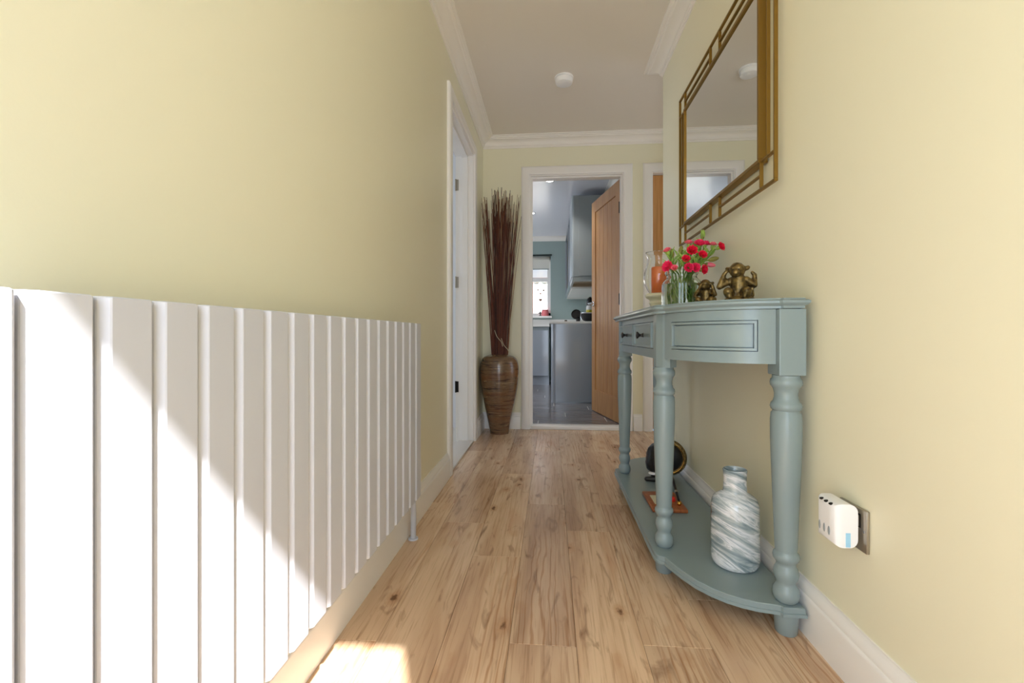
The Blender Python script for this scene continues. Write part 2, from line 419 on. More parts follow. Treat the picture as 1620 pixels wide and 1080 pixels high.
struct(obj('wall_front', boxes((FX1, XR, YB-T, YB, -.1, ZC), (XL, FX1, YB-T, YB, 2.24, ZC)), 'wall'), 'wall around the open front door')
# cornice
cp = [(0, ZC-.074), (.006, ZC-.074), (.008, ZC-.064), (.016, ZC-.060)] + [(.016+.046*(1-math.cos(t*PI/2)), ZC-.058+.034*math.sin(t*PI/2)) for t in [i/6 for i in range(7)]] + \
     [(.066, ZC-.018), (.074, ZC-.016), (.076, ZC-.008), (.088, ZC-.006), (.090, ZC-.0005), (0, ZC-.0005)]
loop = [(XL, YB), (XL, YF), (XE, YF), (XE, YC), (XR, YC), (XR, YB)]
for i, nm in enumerate(['left wall', 'far wall', 'end wall', 'return wall', 'right wall']):
    a, b = loop[i], loop[(i+1) % 6]
    struct(obj('trim_%d' % (i+1), sweep([a, b], cp, loop[i-1], loop[(i+2) % 6]), 'cornice', smooth=35), 'white moulded plaster cornice along the %s' % nm)
# baseboards
sp = [(0, 0), (.018, 0), (.018, .092), (.0165, .097), (.0135, .099), (.0135, .103), (.012, .110), (.008, .118), (.004, .124), (.004, .128), (0, .128)]
struct(obj('baseboard_left', sweep([(XL, YB), (XL, LD0-.067)], sp), 'white', smooth=40), 'white baseboard under the radiator')
struct(obj('baseboard_corner', sweep([(XL, LD1+.067), (XL, YF), (KD0-.067, YF)], sp), 'white', smooth=40), 'white baseboard behind the tall vase')
struct(obj('baseboard_far', sweep([(KD1+.067, YF), (SD0-.067, YF)], sp), 'white', smooth=40), 'short white baseboard between the two doorways')
struct(obj('baseboard_right', sweep([(SD1+.067, YF), (XE, YF), (XE, YC), (XR, YC), (XR, YB)], sp), 'white', smooth=40), 'white baseboard behind the console table')
# casings and linings
fy = lambda a, z, o: (a, YF-o, z)
fx = lambda a, z, o: (XL+o, a, z)
def lining_y(x0, x1, zt, y0, y1, t=.022, stop=None):
    bm = boxes((x0-.001, x0+t, y0, y1, 0, zt), (x1-t, x1+.001, y0, y1, 0, zt), (x0+t, x1-t, y0, y1, zt-t, zt+.001))
    if stop: [box(bm, *b) for b in ((x0+t, x0+t+.012, stop[0], stop[1], 0, zt-t-.012), (x1-t-.012, x1-t, stop[0], stop[1], 0, zt-t-.012), (x0+t, x1-t, stop[0], stop[1], zt-t-.012, zt-t))]
    return bm
struct(obj('trim_6', architrave(fy, KD0+.006, KD1-.006, DZ-.006), 'white', smooth=30), 'white casing around the kitchen doorway')
struct(obj('trim_7', lining_y(KD0, KD1, DZ, YF-.001, YF+T+.001, .014, (YF+.02, YF+.07)), 'white'), 'white lining of the kitchen doorway')
struct(obj('trim_8', architrave(fy, SD0+.006, SD1-.006, DZ-.006), 'white', smooth=30), 'white casing of the oak door beside the kitchen')
struct(obj('trim_9', lining_y(SD0, SD1, DZ, YF-.001, YF+T+.001, .014), 'white'), 'white lining of the oak door beside the kitchen')
struct(obj('trim_10', architrave(fx, LD0+.006, LD1-.006, DZ-.006), 'white', smooth=30), 'white casing of the left doorway')
lb = boxes((XL-T-.001, XL+.001, LD0-.001, LD0+.022, 0, DZ), (XL-T-.001, XL+.001, LD1-.022, LD1+.001, 0, DZ), (XL-T-.001, XL+.001, LD0+.022, LD1-.022, DZ-.022, DZ+.001),
           (XL-.075, XL-.035, LD1-.036, LD1-.022, 0, DZ-.036), (XL-.075, XL-.035, LD0+.022, LD0+.036, 0, DZ-.036), (XL-.075, XL-.035, LD0+.022, LD1-.022, DZ-.036, DZ-.022))
lin = struct(obj('trim_11', lb, 'white'), 'white lining of the left doorway')
for z in (.34, 1.06, 1.73):
    hb = bx(XL-.116, XL-.100, LD1-.0250, LD1-.0215, z, z+.075)
    tube([(XL-.119, LD1-.028, z-.002), (XL-.119, LD1-.028, z+.077)], .005, 8, hb)
    obj('hinge', hb, 'iron' if z < .5 else 'steel', lin)
struct(obj('trim_12', bx(XL-.10, XL+.006, LD0+.022, LD1-.022, -.001, .012, bev=.004), 'bedfloor', smooth=30), 'pale threshold of the left doorway')
struct(obj('trim_13', bx(KD0+.014, KD1-.014, YF-.016, YF+.075, -.001, .030, bev=.006, seg=3), 'white', smooth=40), 'white threshold step into the kitchen')
struct(obj('trim_14', boxes((XL, XL+.03, YB-.045, YB-.005, 0, 2.24), (FX1-.07, FX1, YB-.045, YB-.005, 0, 2.24), (XL+.03, FX1-.07, YB-.045, YB-.005, 2.005, 2.24)), 'white'), 'white frame of the front door')

# oak door beside the kitchen (closed) and kitchen door (open)
def oak_door(name, wd, ht, label, th=.036):
    d = bpy.data.objects.new(name, None); C.objects.link(d); d['kind'] = 'structure'; d['label'] = label
    st, tr, br = .095, .105, .20
    for x in (0, wd-st): obj('stile', bx(x, x+st, -th, 0, 0, ht, bev=.0015, seg=1), 'oak', d)
    obj('rail', bx(st, wd-st, -th+.0002, -.0002, ht-tr, ht, bev=.001, seg=1), 'oak', d); obj('rail', bx(st, wd-st, -th+.0002, -.0002, 0, br, bev=.001, seg=1), 'oak', d)
    n = 5; bw = (wd-2*st)/n
    for i in range(n): obj('board', bx(st+bw*i, st+bw*(i+1), -th+.008, -.008, br, ht-tr, bev=.0035, seg=1), 'oak', d)
    for s in (0, -th):
        sg = 1 if s == 0 else -1
        hd = lathe([(0, 0), (.026, 0), (.026, .007), (.022, .010), (0, .010)], 24)
        bmesh.ops.transform(hd, matrix=Matrix.Translation((wd-.055, s, 1.0)) @ Matrix.Rotation(-sg*PI/2, 4, 'X'), verts=hd.verts)
        tube(smoothprof([(wd-.055, s+sg*.008, 1.0), (wd-.055, s+sg*.040, 1.0), (wd-.062, s+sg*.050, 1.0), (wd-.090, s+sg*.052, 1.0), (wd-.170, s+sg*.050, .998)], 4), .0095, 10, hd)
        obj('handle', hd, 'chrome', d, smooth=40)
    return d
kd = oak_door('door_1', .70, 1.955, 'oak kitchen door standing open with a lever handle')
kd.location = (KD1-.016, YF+T+.012, KZ+.006); kd.rotation_euler = (0, 0, PI/2+math.radians(13.2))
for z in (.18, .95, 1.68):
    hb = bx(-.003, .001, -.038, .002, z, z+.09); tube([(-.004, .004, z), (-.004, .004, z+.09)], .006, 8, hb)
    obj('hinge', hb, 'iron', kd)
d2 = oak_door('door_2', SD1-SD0-.032, 1.965, 'closed oak door beside the kitchen doorway')
d2.location = (SD0+.016, YF+.085, .006)

# ------------------------------------------------------------------ setting: left room, outside
struct(obj('floor_left_room', bx(-3.2, XL-T+.03, 1.2, 4.4, -.1, .0), 'bedfloor'), 'pale floor of the room on the left')
struct(obj('wall_left_room', boxes((-3.32, -3.2, 1.2, 2.15, -.1, 2.4), (-3.32, -3.2, 3.65, 4.4, -.1, 2.4), (-3.32, -3.2, 2.15, 3.65, -.1, .75), (-3.32, -3.2, 2.15, 3.65, 2.05, 2.4), (-3.2, XL-T, 1.08, 1.2, -.1, 2.4), (-3.2, XL-T, 4.4, 4.52, -.1, 2.4), (-3.2, XL-T, 1.2, 4.4, 2.3, 2.4)), 'white'), 'white walls of the room on the left')
struct(obj('ground_front', bx(-4, 4, -9, YB-T, -.2, -.06), 'concrete'), 'paving outside the front door')

# ------------------------------------------------------------------ setting: kitchen
KL, KR, KY0, KY1, KC = -1.9, .64, YF+T, 7.1, 2.262
kf = struct(obj('floor_kitchen', bx(KL, KR, KY0-.07, KY1, -.1, KZ-.0015), 'worktop'), 'dark grey wood-look tiled kitchen floor')
tm = bpy.data.meshes.new('tile'); b_ = bx(0, .894, 0, .194, KZ-.0014, KZ, bev=.0005, seg=1); b_.to_mesh(tm); b_.free(); tm.materials.append(M['ktile'])
rot = math.radians(0)
r = 0; y = KY0-.068
while y < 6.9:
    x = KL+.001-(.9*((r*.37) % 1)); y1 = min(y+.194, KY1)
    while x < KR:
        a, b = max(x, KL), min(x+.894, KR)
        if b-a > .01:
            if a == x and b == x+.894: obj('floor_tile', tm, None, kf, loc=(x, y, 0))
            else: obj('floor_tile', bx(0, b-a, 0, .194, KZ-.0014, KZ, bev=.0005, seg=1), 'ktile', kf, loc=(a, y, 0))
        x += .9
    y += .2; r += 1
struct(obj('ceiling_kitchen', bx(KL-T, KR+T, KY0, KY1+T, KC, KC+.1), 'kceil'), 'white ceiling of the kitchen')
struct(obj('wall_kitchen_right', boxes((KR, KR+T, KY0, KY1+T, -.1, KC)), 'kwall'), 'teal right wall of the kitchen')
struct(obj('wall_kitchen_left', boxes((KL-T, KL, KY0, 4.6, -.1, KC), (KL-T, KL, 6.2, KY1+T, -.1, KC), (KL-T, KL, 4.6, 6.2, -.1, .5), (KL-T, KL, 4.6, 6.2, 2.1, KC), (KL, XL-T, KY0-T, KY0, -.1, KC)), 'kceil'), 'pale left wall of the kitchen')
WX0, WX1, WZ0, WZ1 = -1.25, .0, 1.028, 1.965
struct(obj('wall_kitchen_far', boxes((KL, WX0, KY1, KY1+T, -.1, KC), (WX1, KR, KY1, KY1+T, -.1, KC), (WX0, WX1, KY1, KY1+T, -.1, WZ0), (WX0, WX1, KY1, KY1+T, WZ1, KC)), 'kwall'), 'teal far wall of the kitchen')
kc = [(0, KC-.07), (.006, KC-.068)] + [(.008+.052*(1-math.cos(t*PI/2)), KC-.062+.056*math.sin(t*PI/2)) for t in [i/6 for i in range(7)]] + [(.064, KC-.0005), (0, KC-.0005)]
for i, (a, b, p, q) in enumerate([((KL, KY1), (KR, KY1), (KL, KY0), (KR, KY0)), ((KR, KY1), (KR, KY0), (KL, KY1), None)]):
    struct(obj('trim_%d' % (15+i), sweep([a, b], kc, p, q), 'cornice', smooth=40), 'white kitchen coving on the %s wall' % ('far', 'right')[i])
wn = struct(obj('window_1', boxes((WX0, WX0+.05, KY1+.03, KY1+.09, WZ0, WZ1), (WX1-.05, WX1, KY1+.03, KY1+.09, WZ0, WZ1), (WX0, WX1, KY1+.03, KY1+.09, WZ0, WZ0+.05), (WX0, WX1, KY1+.03, KY1+.09, WZ1-.05, WZ1),
             (WX0, WX1, KY1+.025, KY1+.09, 1.565, 1.63), (-.66, -.60, KY1+.03, KY1+.09, WZ0, WZ1)), 'white'), 'white framed kitchen window')
obj('pane', boxes((WX0+.05, -.66, KY1+.058, KY1+.062, WZ0+.05, 1.565)), 'pane', wn); obj('pane', boxes((-.60, WX1-.05, KY1+.058, KY1+.062, WZ0+.05, 1.565)), 'pane', wn)
obj('pane', boxes((WX0+.05, -.66, KY1+.058, KY1+.062, 1.63, WZ1-.05)), 'pane', wn); obj('pane', boxes((-.60, WX1-.05, KY1+.058, KY1+.062, 1.63, WZ1-.05)), 'pane', wn)
obj('window_sill', bx(WX0-.03, WX1+.02, KY1-.10, KY1+.03, WZ0-.028, WZ0, bev=.006), 'white', wn)
rb = thing('roller_blind', 'rolled up pale roller blind at the top of the kitchen window', 'blind')
obj('blind_fabric', bx(WX0+.02, WX1-.025, KY1+.012, KY1+.016, 1.765, WZ1-.03), 'blind', rb)
obj('roller', tube([(WX0+.01, KY1+.005, WZ1-.032), (WX1-.01, KY1+.005, WZ1-.032)], .022, 12), 'blind', rb, smooth=True)
obj('bottom_bar', bx(WX0+.02, WX1-.025, KY1+.006, KY1+.022, 1.752, 1.767, bev=.003), 'kgrey2', rb)
tag(obj('curtain_rod', tube([(WX0-.05, KY1-.012, WZ1+.012), (WX1+.02, KY1-.012, WZ1+.012)], .009, 10), 'black', smooth=True), 'thin black rod above the kitchen window', 'rod')
# garden
struct(obj('ground_garden', bx(-9, 7, KY1+T, 22, -.3, -.12), 'grass'), 'lawn behind the kitchen')
sh = thing('garden_shed', 'white rendered garden building seen through the kitchen window', 'building', (0, 9.2, -.12))
obj('wall', boxes((-.355, 1.2, 0, 1.6, 0, 2.0)), 'shed', sh)
obj('wall', boxes((-2.4, -.365, .06, 1.5, 0, 1.74)), 'shed', sh)
obj('corner_post', bx(-.375, -.350, -.02, .05, 0, 1.98), 'terra', sh)
for (x0, x1, z, yy) in ((-.36, 1.2, 1.99, -.03), (-2.4, -.37, 1.735, .02)):
    x = x0
    while x < x1-.01:
        bm = B(); q = [(x+.17*i/10, z-.03-.05*math.sin(PI*i/10)) for i in range(11)]
        va = [bm.verts.new((px, yy, pz)) for px, pz in q]+[bm.verts.new((x+.17, yy, z+.02)), bm.verts.new((x, yy, z+.02))]
        f = bm.faces.new(va); e = bmesh.ops.extrude_face_region(bm, geom=[f]); bmesh.ops.translate(bm, vec=(0, .05, 0), verts=[v for v in e['geom'] if isinstance(v, bmesh.types.BMVert)])
        obj('roof_tile', bm, 'terra', sh); x += .17
def added_window(name, x0, x1, y0, y1, z0, z1, lab):  # made-up openings framing the added fill lights, none in view
    f = struct(obj(name, boxes((x0, x1, y0, y0+.05, z0, z1), (x0, x1, y1-.05, y1, z0, z1), (x0, x1, y0+.05, y1-.05, z0, z0+.05), (x0, x1, y0+.05, y1-.05, z1-.05, z1)), 'white'), lab)
    xm = (x0+x1)/2; obj('pane', bx(xm-.002, xm+.002, y0+.05, y1-.05, z0+.05, z1-.05), 'pane', f)
added_window('added_window_2', -3.29, -3.23, 2.15, 3.65, .75, 2.05, 'added unseen white window for the fill light of the room on the left')
added_window('added_window_3', XE+.03, XE+.09, 2.75, 3.45, .1, 1.95, 'added unseen glazed panel for the fill light at the end of the side hall')
added_window('added_window_4', KL-.09, KL-.03, 4.6, 6.2, .5, 2.1, 'added unseen side window for the fill light of the kitchen')
# hanging hearts in the window
def heart(sz):
    bm = B(); pts = [(16*math.sin(t)**3/16*sz, (13*math.cos(t)-5*math.cos(2*t)-2*math.cos(3*t)-math.cos(4*t))/16*sz) for t in [2*PI*i/28 for i in range(28)]]
    f = bm.faces.new([bm.verts.new((x, 0, z)) for x, z in pts]); e = bmesh.ops.extrude_face_region(bm, geom=[f])
    bmesh.ops.translate(bm, vec=(0, .008, 0), verts=[v for v in e['geom'] if isinstance(v, bmesh.types.BMVert)]); return bm
for x, z, sz, lab in ((-.196, 1.442, .017, 'upper left of the four rusty hearts hanging in the kitchen window'), (-.108, 1.432, .018, 'upper right of the four rusty hearts hanging in the kitchen window'),
                  (-.157, 1.383, .017, 'middle one of the four rusty hearts hanging in the kitchen window'), (-.157, 1.284, .026, 'lowest and largest of the rusty hearts hanging in the kitchen window')):
    h = thing('hanging_heart', lab, 'ornament', (x, KY1+.036, z), group='rusty hearts in the kitchen window')
    obj('heart', heart(sz), 'heart', h); obj('string', tube([(0, .004, sz*.3), (0, .004, 1.57-z)], .0008, 5), 'iron', h)
# downlights
for i, (x, y, lab) in enumerate(((-.006, 4.52, 'nearer recessed downlight in the kitchen ceiling'), (-.232, 5.70, 'farther recessed downlight in the kitchen ceiling'), (-.95, 4.52, 'recessed downlight in the kitchen ceiling hidden by the casing'))):
    d = thing('downlight', lab, 'ceiling light', (x, y, KC), group='kitchen downlights')
    obj('bezel', lathe([(.030, -.001), (.043, -.001), (.045, -.004), (.041, -.007), (.032, -.007), (.030, -.001)], 28), 'chrome', d, smooth=40)
    obj('lens', lathe([(0, -.004), (.031, -.004), (.031, -.001), (0, -.001)], 24), 'lampface', d)
    l = lamp('downlight_beam', 'SPOT', (x, y, KC-.012), (0, 0, -1), 26, (1, .95, .88), spot_size=math.radians(120), spot_blend=.6, shadow_soft_size=.03)
# base cabinets right run
def rounded_rect(x0, x1, y0, y1, r, corners):
    pts = []
    for (cx, cy, a0, on) in ((x0+r, y0+r, PI, corners[0]), (x1-r, y0+r, 1.5*PI, corners[1]), (x1-r, y1-r, 0, corners[2]), (x0+r, y1-r, .5*PI, corners[3])):
        if on: pts += [(cx+r*math.cos(a0+PI/2*i/8), cy+r*math.sin(a0+PI/2*i/8)) for i in range(9)]
        else: pts.append((cx-r if cx < (x0+x1)/2 else cx+r, cy-r if cy < (y0+y1)/2 else cy+r))
    return pts
EY = 4.82
c = thing('base_cabinet', 'glossy grey end cabinet with curved corner beside the open oak door', 'cabinet', (0, 0, 0), group='kitchen base cabinets')
obj('body', prism(rounded_rect(.006, KR-.003, EY, EY+.6, .045, (1, 0, 0, 0)), KZ, .852), 'kgrey', c, smooth=40)
obj('end_panel', bx(.056, KR-.003, EY-.012, EY-.001, KZ+.012, .848, bev=.002), 'kgrey', c)
for k, lab in ((0, 'glossy grey cabinet behind the curved end cabinet'), ):
    c = thing('base_cabinet', lab, 'cabinet', group='kitchen base cabinets')
    obj('body', bx(.03, KR-.003, EY+.603, EY+1.05, .15, .852), 'kgrey2', c); obj('door', bx(.008, .027, EY+.606, EY+1.047, .15, .83, bev=.002), 'kgrey', c)
    obj('plinth', bx(.07, .10, EY+.603, EY+1.05, KZ, .148), 'kgrey', c)
FY = 6.5
for x0, x1, lab in ((-.60, -.02, 'glossy grey cabinet under the kitchen window'), (-1.20, -.603, 'glossy grey cabinet under the window hidden by the casing')):
    c = thing('base_cabinet', lab, 'cabinet', group='kitchen base cabinets')
    obj('body', bx(x0, x1, FY+.025, KY1-.003, .15, .852), 'kgrey2', c); obj('door', bx(x0+.002, x1-.012, FY, FY+.02, .155, .80, bev=.002), 'kgrey', c)
    obj('plinth', bx(x0, x1, FY+.05, FY+.07, KZ, .148), 'kgrey', c); obj('handle_rail', bx(x0, x1, FY+.012, FY+.024, .80, .850), 'kgrey2', c)
    obj('end_strip', bx(x1-.011, x1, FY-.001, FY+.02, .155, .80), 'kgrey2', c)
tag(obj('worktop', bx(-.015, KR-.002, EY-.012, KY1-.002, .853, .878, bev=.003), 'worktop'), 'white kitchen worktop over the curved grey end cabinet', 'worktop')
tag(obj('worktop', bx(KL+.002, -.0165, FY-.02, KY1-.002, .853, .878, bev=.003), 'worktop'), 'white kitchen worktop below the window', 'worktop')
tag(obj('worktop_upstand', bx(KL+.002, KR-.02, KY1-.018, KY1-.002, .8785, .975), 'worktop'), 'white upstand strip on the wall below the kitchen window', 'upstand')
tag(obj('worktop_upstand', bx(KR-.018, KR-.002, EY, KY1-.002, .8785, .935), 'worktop'), 'white upstand strip along the right kitchen wall', 'upstand')
# wall cabinets
WX, WB, WT = .222, 1.30, 2.20
c = thing('wall_cabinet', 'tall grey wall cabinet nearest the oak door', 'cabinet', group='kitchen wall cabinets')
obj('body', prism(rounded_rect(WX, KR-.003, EY, EY+.55, .03, (1, 0, 0, 0)), WB+.05, WT), 'kgrey2', c, smooth=40)
obj('end_panel', bx(WX+.072, KR-.003, EY-.010, EY-.001, WB+.055, WT-.012, bev=.002), 'kgrey2', c)
obj('pelmet', bx(WX+.006, KR-.003, EY+.004, EY+.04, WB, WB+.049), 'kgrey2', c)
obj('pelmet', bx(WX+.006, WX+.03, EY+.041, EY+.55, WB, WB+.049), 'kgrey2', c)
obj('underside', bx(WX+.031, KR-.003, EY+.041, EY+.55, WB+.035, WB+.049), 'kwood', c)
for k, (y0, y1, lab) in enumerate(((EY+.553, EY+1.15, 'glass-fronted wall cabinet in the middle of the kitchen run'), (EY+1.153, KY1-.1, 'glass-fronted wall cabinet nearest the kitchen window'))):
    c = thing('wall_cabinet', lab, 'cabinet', group='kitchen wall cabinets')
    obj('body', boxes((WX+.03, KR-.003, y0, y0+.018, WB, WT), (WX+.03, KR-.003, y1-.018, y1, WB, WT), (WX+.03, KR-.003, y0+.018, y1-.018, WT-.018, WT), (KR-.02, KR-.003, y0+.018, y1-.018, WB, WT)), 'kwood', c)
    obj('underside', bx(WX+.03, KR-.003, y0, y1, WB-.02, WB-.001), 'worktop', c)
    for z in (1.6, 1.88): obj('shelf', bx(WX+.05, KR-.025, y0+.02, y1-.02, z, z+.018), 'kwood', c)
    obj('door_frame', boxes((WX+.004, WX+.026, y0+.002, y0+.06, WB, WT), (WX+.004, WX+.026, y1-.06, y1-.002, WB, WT), (WX+.004, WX+.026, y0+.06, y1-.06, WB, WB+.06), (WX+.004, WX+.026, y0+.06, y1-.06, WT-.06, WT)), 'kgrey', c)
    obj('pane', bx(WX+.012, WX+.016, y0+.06, y1-.06, WB+.06, WT-.06), 'pane', c)
# kitchen things
p = thing('cooking_pot', 'round black pot with steel rim on the kitchen worktop', 'pot', (.44, 5.22, .878))
obj('bowl', lathe(smoothprof([(0, 0), (.045, 0), (.078, .03), (.095, .07), (.105, .105)], 5)+[(.100, .105), (.09, .07), (.07, .03), (0, .02)], 32), 'black', p, smooth=50)
obj('rim', lathe([(.104, .100), (.109, .104), (.107, .110), (.101, .108), (.104, .100)], 32), 'chrome', p, smooth=True)
hb = tube(smoothprof([(-.085, -.02, .105), (-.102, -.05, .07), (-.085, -.075, .025), (-.05, -.085, .004)], 4), .006, 8); obj('handle', hb, 'chrome', p, smooth=True)
p = thing('frying_pan', 'small round black pan standing on edge beside the pot', 'pan', (.296, 5.32, .878))
b_ = lathe([(0, -.006), (.050, -.006), (.058, .022), (.055, .022), (.048, 0), (0, 0)], 28); bmesh.ops.transform(b_, matrix=Matrix.Translation((0, 0, .092)) @ Matrix.Rotation(math.radians(82), 4, 'X'), verts=b_.verts)
obj('dish', b_, 'black', p, smooth=40); obj('stand', bx(.0, .045, -.02, .03, 0, .07, bev=.012), 'black', p, smooth=40)
p = thing('bottle', 'bottle with white and yellow label and black cap behind the pot', 'bottle', (.462, 5.40, .878))
obj('glass_body', lathe(smoothprof([(0, 0), (.040, .002), (.045, .02), (.045, .17), (.038, .20), (.022, .215), (.020, .235)], 4)+[(0, .235)], 28), 'worktop', p, smooth=40)
obj('label_band', lathe([(.0455, .10), (.0465, .101), (.0465, .15), (.0455, .151)], 28), 'yellow', p, smooth=40)
obj('cap', lathe(smoothprof([(.040, .205), (.044, .22), (.040, .26), (.028, .285), (.012, .30), (0, .305)], 4), 24), 'black', p, smooth=40)
p = thing('storage_jar', 'small amber jar on the kitchen worktop corner', 'jar', (.20, 6.0, .878))
obj('jar_body', lathe(smoothprof([(0, 0), (.02, 0), (.022, .01), (.02, .035), (.015, .04)], 3)+[(0, .04)], 20), 'brass', p, smooth=40); obj('lid', lathe([(0, .041), (.017, .041), (.017, .052), (0, .053)], 20), 'iron', p, smooth=40)
p = thing('storage_tin', 'pink tin on the kitchen window sill', 'tin', (-.085, KY1-.04, WZ0))
obj('tin_body', lathe([(0, 0), (.052, 0), (.055, .004), (.055, .07), (.048, .085), (0, .086)], 24), 'pinkc', p, smooth=40); obj('lid', lathe([(.0, .0865), (.05, .0865), (.05, .097), (.044, .102), (0, .104)], 24), 'pinkc', p, smooth=40)
p = thing('cross_ornament', 'small black cross on the kitchen window sill', 'ornament', (-.158, KY1-.04, WZ0))
obj('cross', boxes((-.01, .01, -.006, .006, .01, .075), (-.03, -.0101, -.006, .006, .04, .056), (.0101, .03, -.006, .006, .04, .056)), 'black', p); obj('base', bx(-.02, .02, -.015, .015, 0, .0099), 'black', p)
p = thing('succulent_pot', 'tiny dark plant at the left of the kitchen window sill', 'plant', (-.30, KY1-.04, WZ0))
obj('pot', lathe([(0, 0), (.018, 0), (.024, .035), (.021, .035), (.018, .03), (0, .03)], 20), 'black', p, smooth=40)
for i in range(7):
    a = 2*PI*i/7; obj('leaf', tube([(0, 0, .03), (.012*math.cos(a), .012*math.sin(a), .06), (.032*math.cos(a), .03*math.sin(a), .085+.01*(i % 3))], [.003, .006, .001], 6), 'stem', p, smooth=True)

# ------------------------------------------------------------------ radiator
R = thing('radiator', 'long white flat-panel radiator along the left wall', 'radiator', (XL, .9, 0))
RX, RZ0, RZ1, PIT = -.44, .187, .772, .0655
def slat_mesh(dp, wd, rx=.0085, ry=.0125, n=6):
    pts = [(0, 0)] + [(0, wd)][::-1]
    prof = [(dp-.0100, wd), (dp-.0085, wd-.0005), (dp-.0009, wd-.0070), (dp, wd-.0088)]
    prof2 = [(x, wd-y) for x, y in prof[::-1]]
    o_ = [(0.0, wd)] + prof + prof2 + [(0.0, 0.0)]
    o_ = o_[::-1]
    bm = B(); lv = [(RZ0, -.0015), (RZ0+.0015, 0), (RZ1-.0015, 0), (RZ1, -.0015)]; rings = []
    for z, d in lv: rings.append([bm.verts.new((max(0, x+(d if x > .01 else 0)), y+(-d if y < wd/2 else d), z)) for x, y in o_])
    bm.faces.new(rings[0][::-1]); bm.faces.new(rings[-1]); k = len(o_)
    for a, b in zip(rings, rings[1:]):
        for i in range(k): bm.faces.new((a[i], a[(i+1) % k], b[(i+1) % k], b[i]))
    return bm
sm_ = bpy.data.meshes.new('slat'); b_ = slat_mesh(.026, PIT-.0030); bmesh.ops.recalc_face_normals(b_, faces=b_.faces); b_.to_mesh(sm_); b_.free(); sm_.materials.append(M['rad'])
# flat faces stay flat: only the rounded edges are smooth
for p in sm_.polygons: p.use_smooth = False
for k in range(-4, 18):
    y = .4115+PIT*k-(PIT-.0030)
    obj('slat', sm_, None, R, loc=(RX-.026-XL, y-.9, 0))
ye = .4115+PIT*17
for z in (RZ0+.04, RZ1-.04): obj('header_tube', bx(RX-.056-XL, RX-.0305-XL, .09-.9, ye-.9-.004, z-.016, z+.016, bev=.006), 'rad', R, smooth=40)
for y in (.42, 1.25):
    for z in (RZ0+.04, RZ1-.04): obj('wall_bracket', bx(.0005, RX-.057-XL, y-.9-.015, y-.9+.015, z-.02, z+.02), 'rad', R)
V = obj('valve', lathe(smoothprof([(0, .225), (.013, .226), (.015, .24), (.015, .29), (.012, .306)], 3)+[(0, .308)], 20, RX-.028-XL, ye-.9+.040), 'plastic', R, smooth=40)
obj('valve_nut', lathe([(0, .205), (.010, .205), (.012, .208), (.012, .222), (.010, .2245), (0, .2245)], 12, RX-.028-XL, ye-.9+.040), 'black', R)
obj('pipe', tube([(RX-.052-XL, 1.60-.9, .001), (RX-.046-XL, 1.585-.9, .10), (RX-.040-XL, ye-.9+.03, .17), (RX-.030-XL, ye-.9+.040, .206)], .010, 12), 'rad', R, smooth=50)
obj('pipe_collar', lathe([(.010, .0), (.018, .0005), (.017, .006), (.010, .007)], 20, RX-.052-XL, 1.60-.9), 'rad', R, smooth=40)

# ------------------------------------------------------------------ console table
YM = 1.83
half = [(.612, 1.142), (.556, 1.142), (.553, 1.150), (.548, 1.152), (.506, 1.160), (.475, 1.172), (.444, 1.190), (.414, 1.217), (.386, 1.252), (.362, 1.298), (.344, 1.344), (.334, 1.375), (.320, 1.382), (.314, 1.39), (.310, 1.405), (.309, 1.425)]
out = half + [(x, 2*YM-y) for x, y in half[::-1]]
def ccw(o):
    a = sum(o[i-1][0]*o[i][1]-o[i][0]*o[i-1][1] for i in range(len(o))); return o if a > 0 else o[::-1]
out = ccw(out)
TZ = .823
Tt = thing('console_table', 'grey green painted console table with turned legs and curved ends', 'console table')
obj('table_top', stacked(out, [(TZ-.026, -.012), (TZ-.025, -.004), (TZ-.019, -.004), (TZ-.017, .000), (TZ-.012, .005), (TZ-.007, .005), (TZ-.004, .001), (TZ-.003, -.003), (TZ, -.004)]), 'table', Tt, smooth=30)
obj('lower_shelf', stacked(out, [(.054, -.006), (.056, .0), (.064, .0), (.065, -.003), (.076, -.003), (.078, -.005)]), 'table', Tt, smooth=30)
AZ0, AZ1 = .662, TZ-.0262
# corner posts
legs = [(.580, 1.178, 'b'), (.352, 1.452, 'f'), (.352, 2*YM-1.452, 'f'), (.580, 2*YM-1.178, 'b')]
lp = [(0, .0785), (.022, .0785), (.0285, .086), (.0305, .098), (.0285, .110), (.023, .119), (.0215, .123), (.0225, .128), (.0265, .137), (.0285, .147), (.0265, .158), (.0225, .166), (.0215, .171), (.024, .176), (.0285, .182), (.0300, .189), (.0285, .196), (.0245, .200), (.0245, .2035), (.0252, .215), (.0285, .300), (.0325, .400), (.0350, .480), (.0352, .525), (.0335, .541), (.0300, .5455), (.0300, .548), (.0335, .551), (.0355, .558), (.0335, .566), (.0290, .571), (.0265, .580), (.0262, .590), (.0285, .600), (.0310, .605), (.0350, .610), (.0358, .617), (.0345, .624), (.0310, .628), (.0310, .6345), (0, .6345)]
for x, y, kd_ in legs:
    sc = 1.0 if kd_ == 'b' else .93
    obj('leg', lathe([(r*sc, z) for r, z in lp], 36, x, y), 'table', Tt, smooth=45)
    obj('foot', lathe([(0, .0), (.022, .0), (.025, .004), (.029, .050), (.029, .0535), (0, .0535)], 28, x, y), 'table', Tt, smooth=45)
    if kd_ == 'b': obj('post', bx(x-.030, x+.032, y-.031, y+.031, .635, AZ1, bev=.002), 'table', Tt)
    else:
        sy = 1 if y < YM else -1
        o_ = ccw([(x-.026, y+sy*.03), (x-.026, y-sy*.008), (x-.012, y-sy*.034), (x+.006, y-sy*.05), (x+.03, y-sy*.03), (x+.03, y+sy*.03)])
        obj('post', prism(o_, .635, AZ1), 'table', Tt)
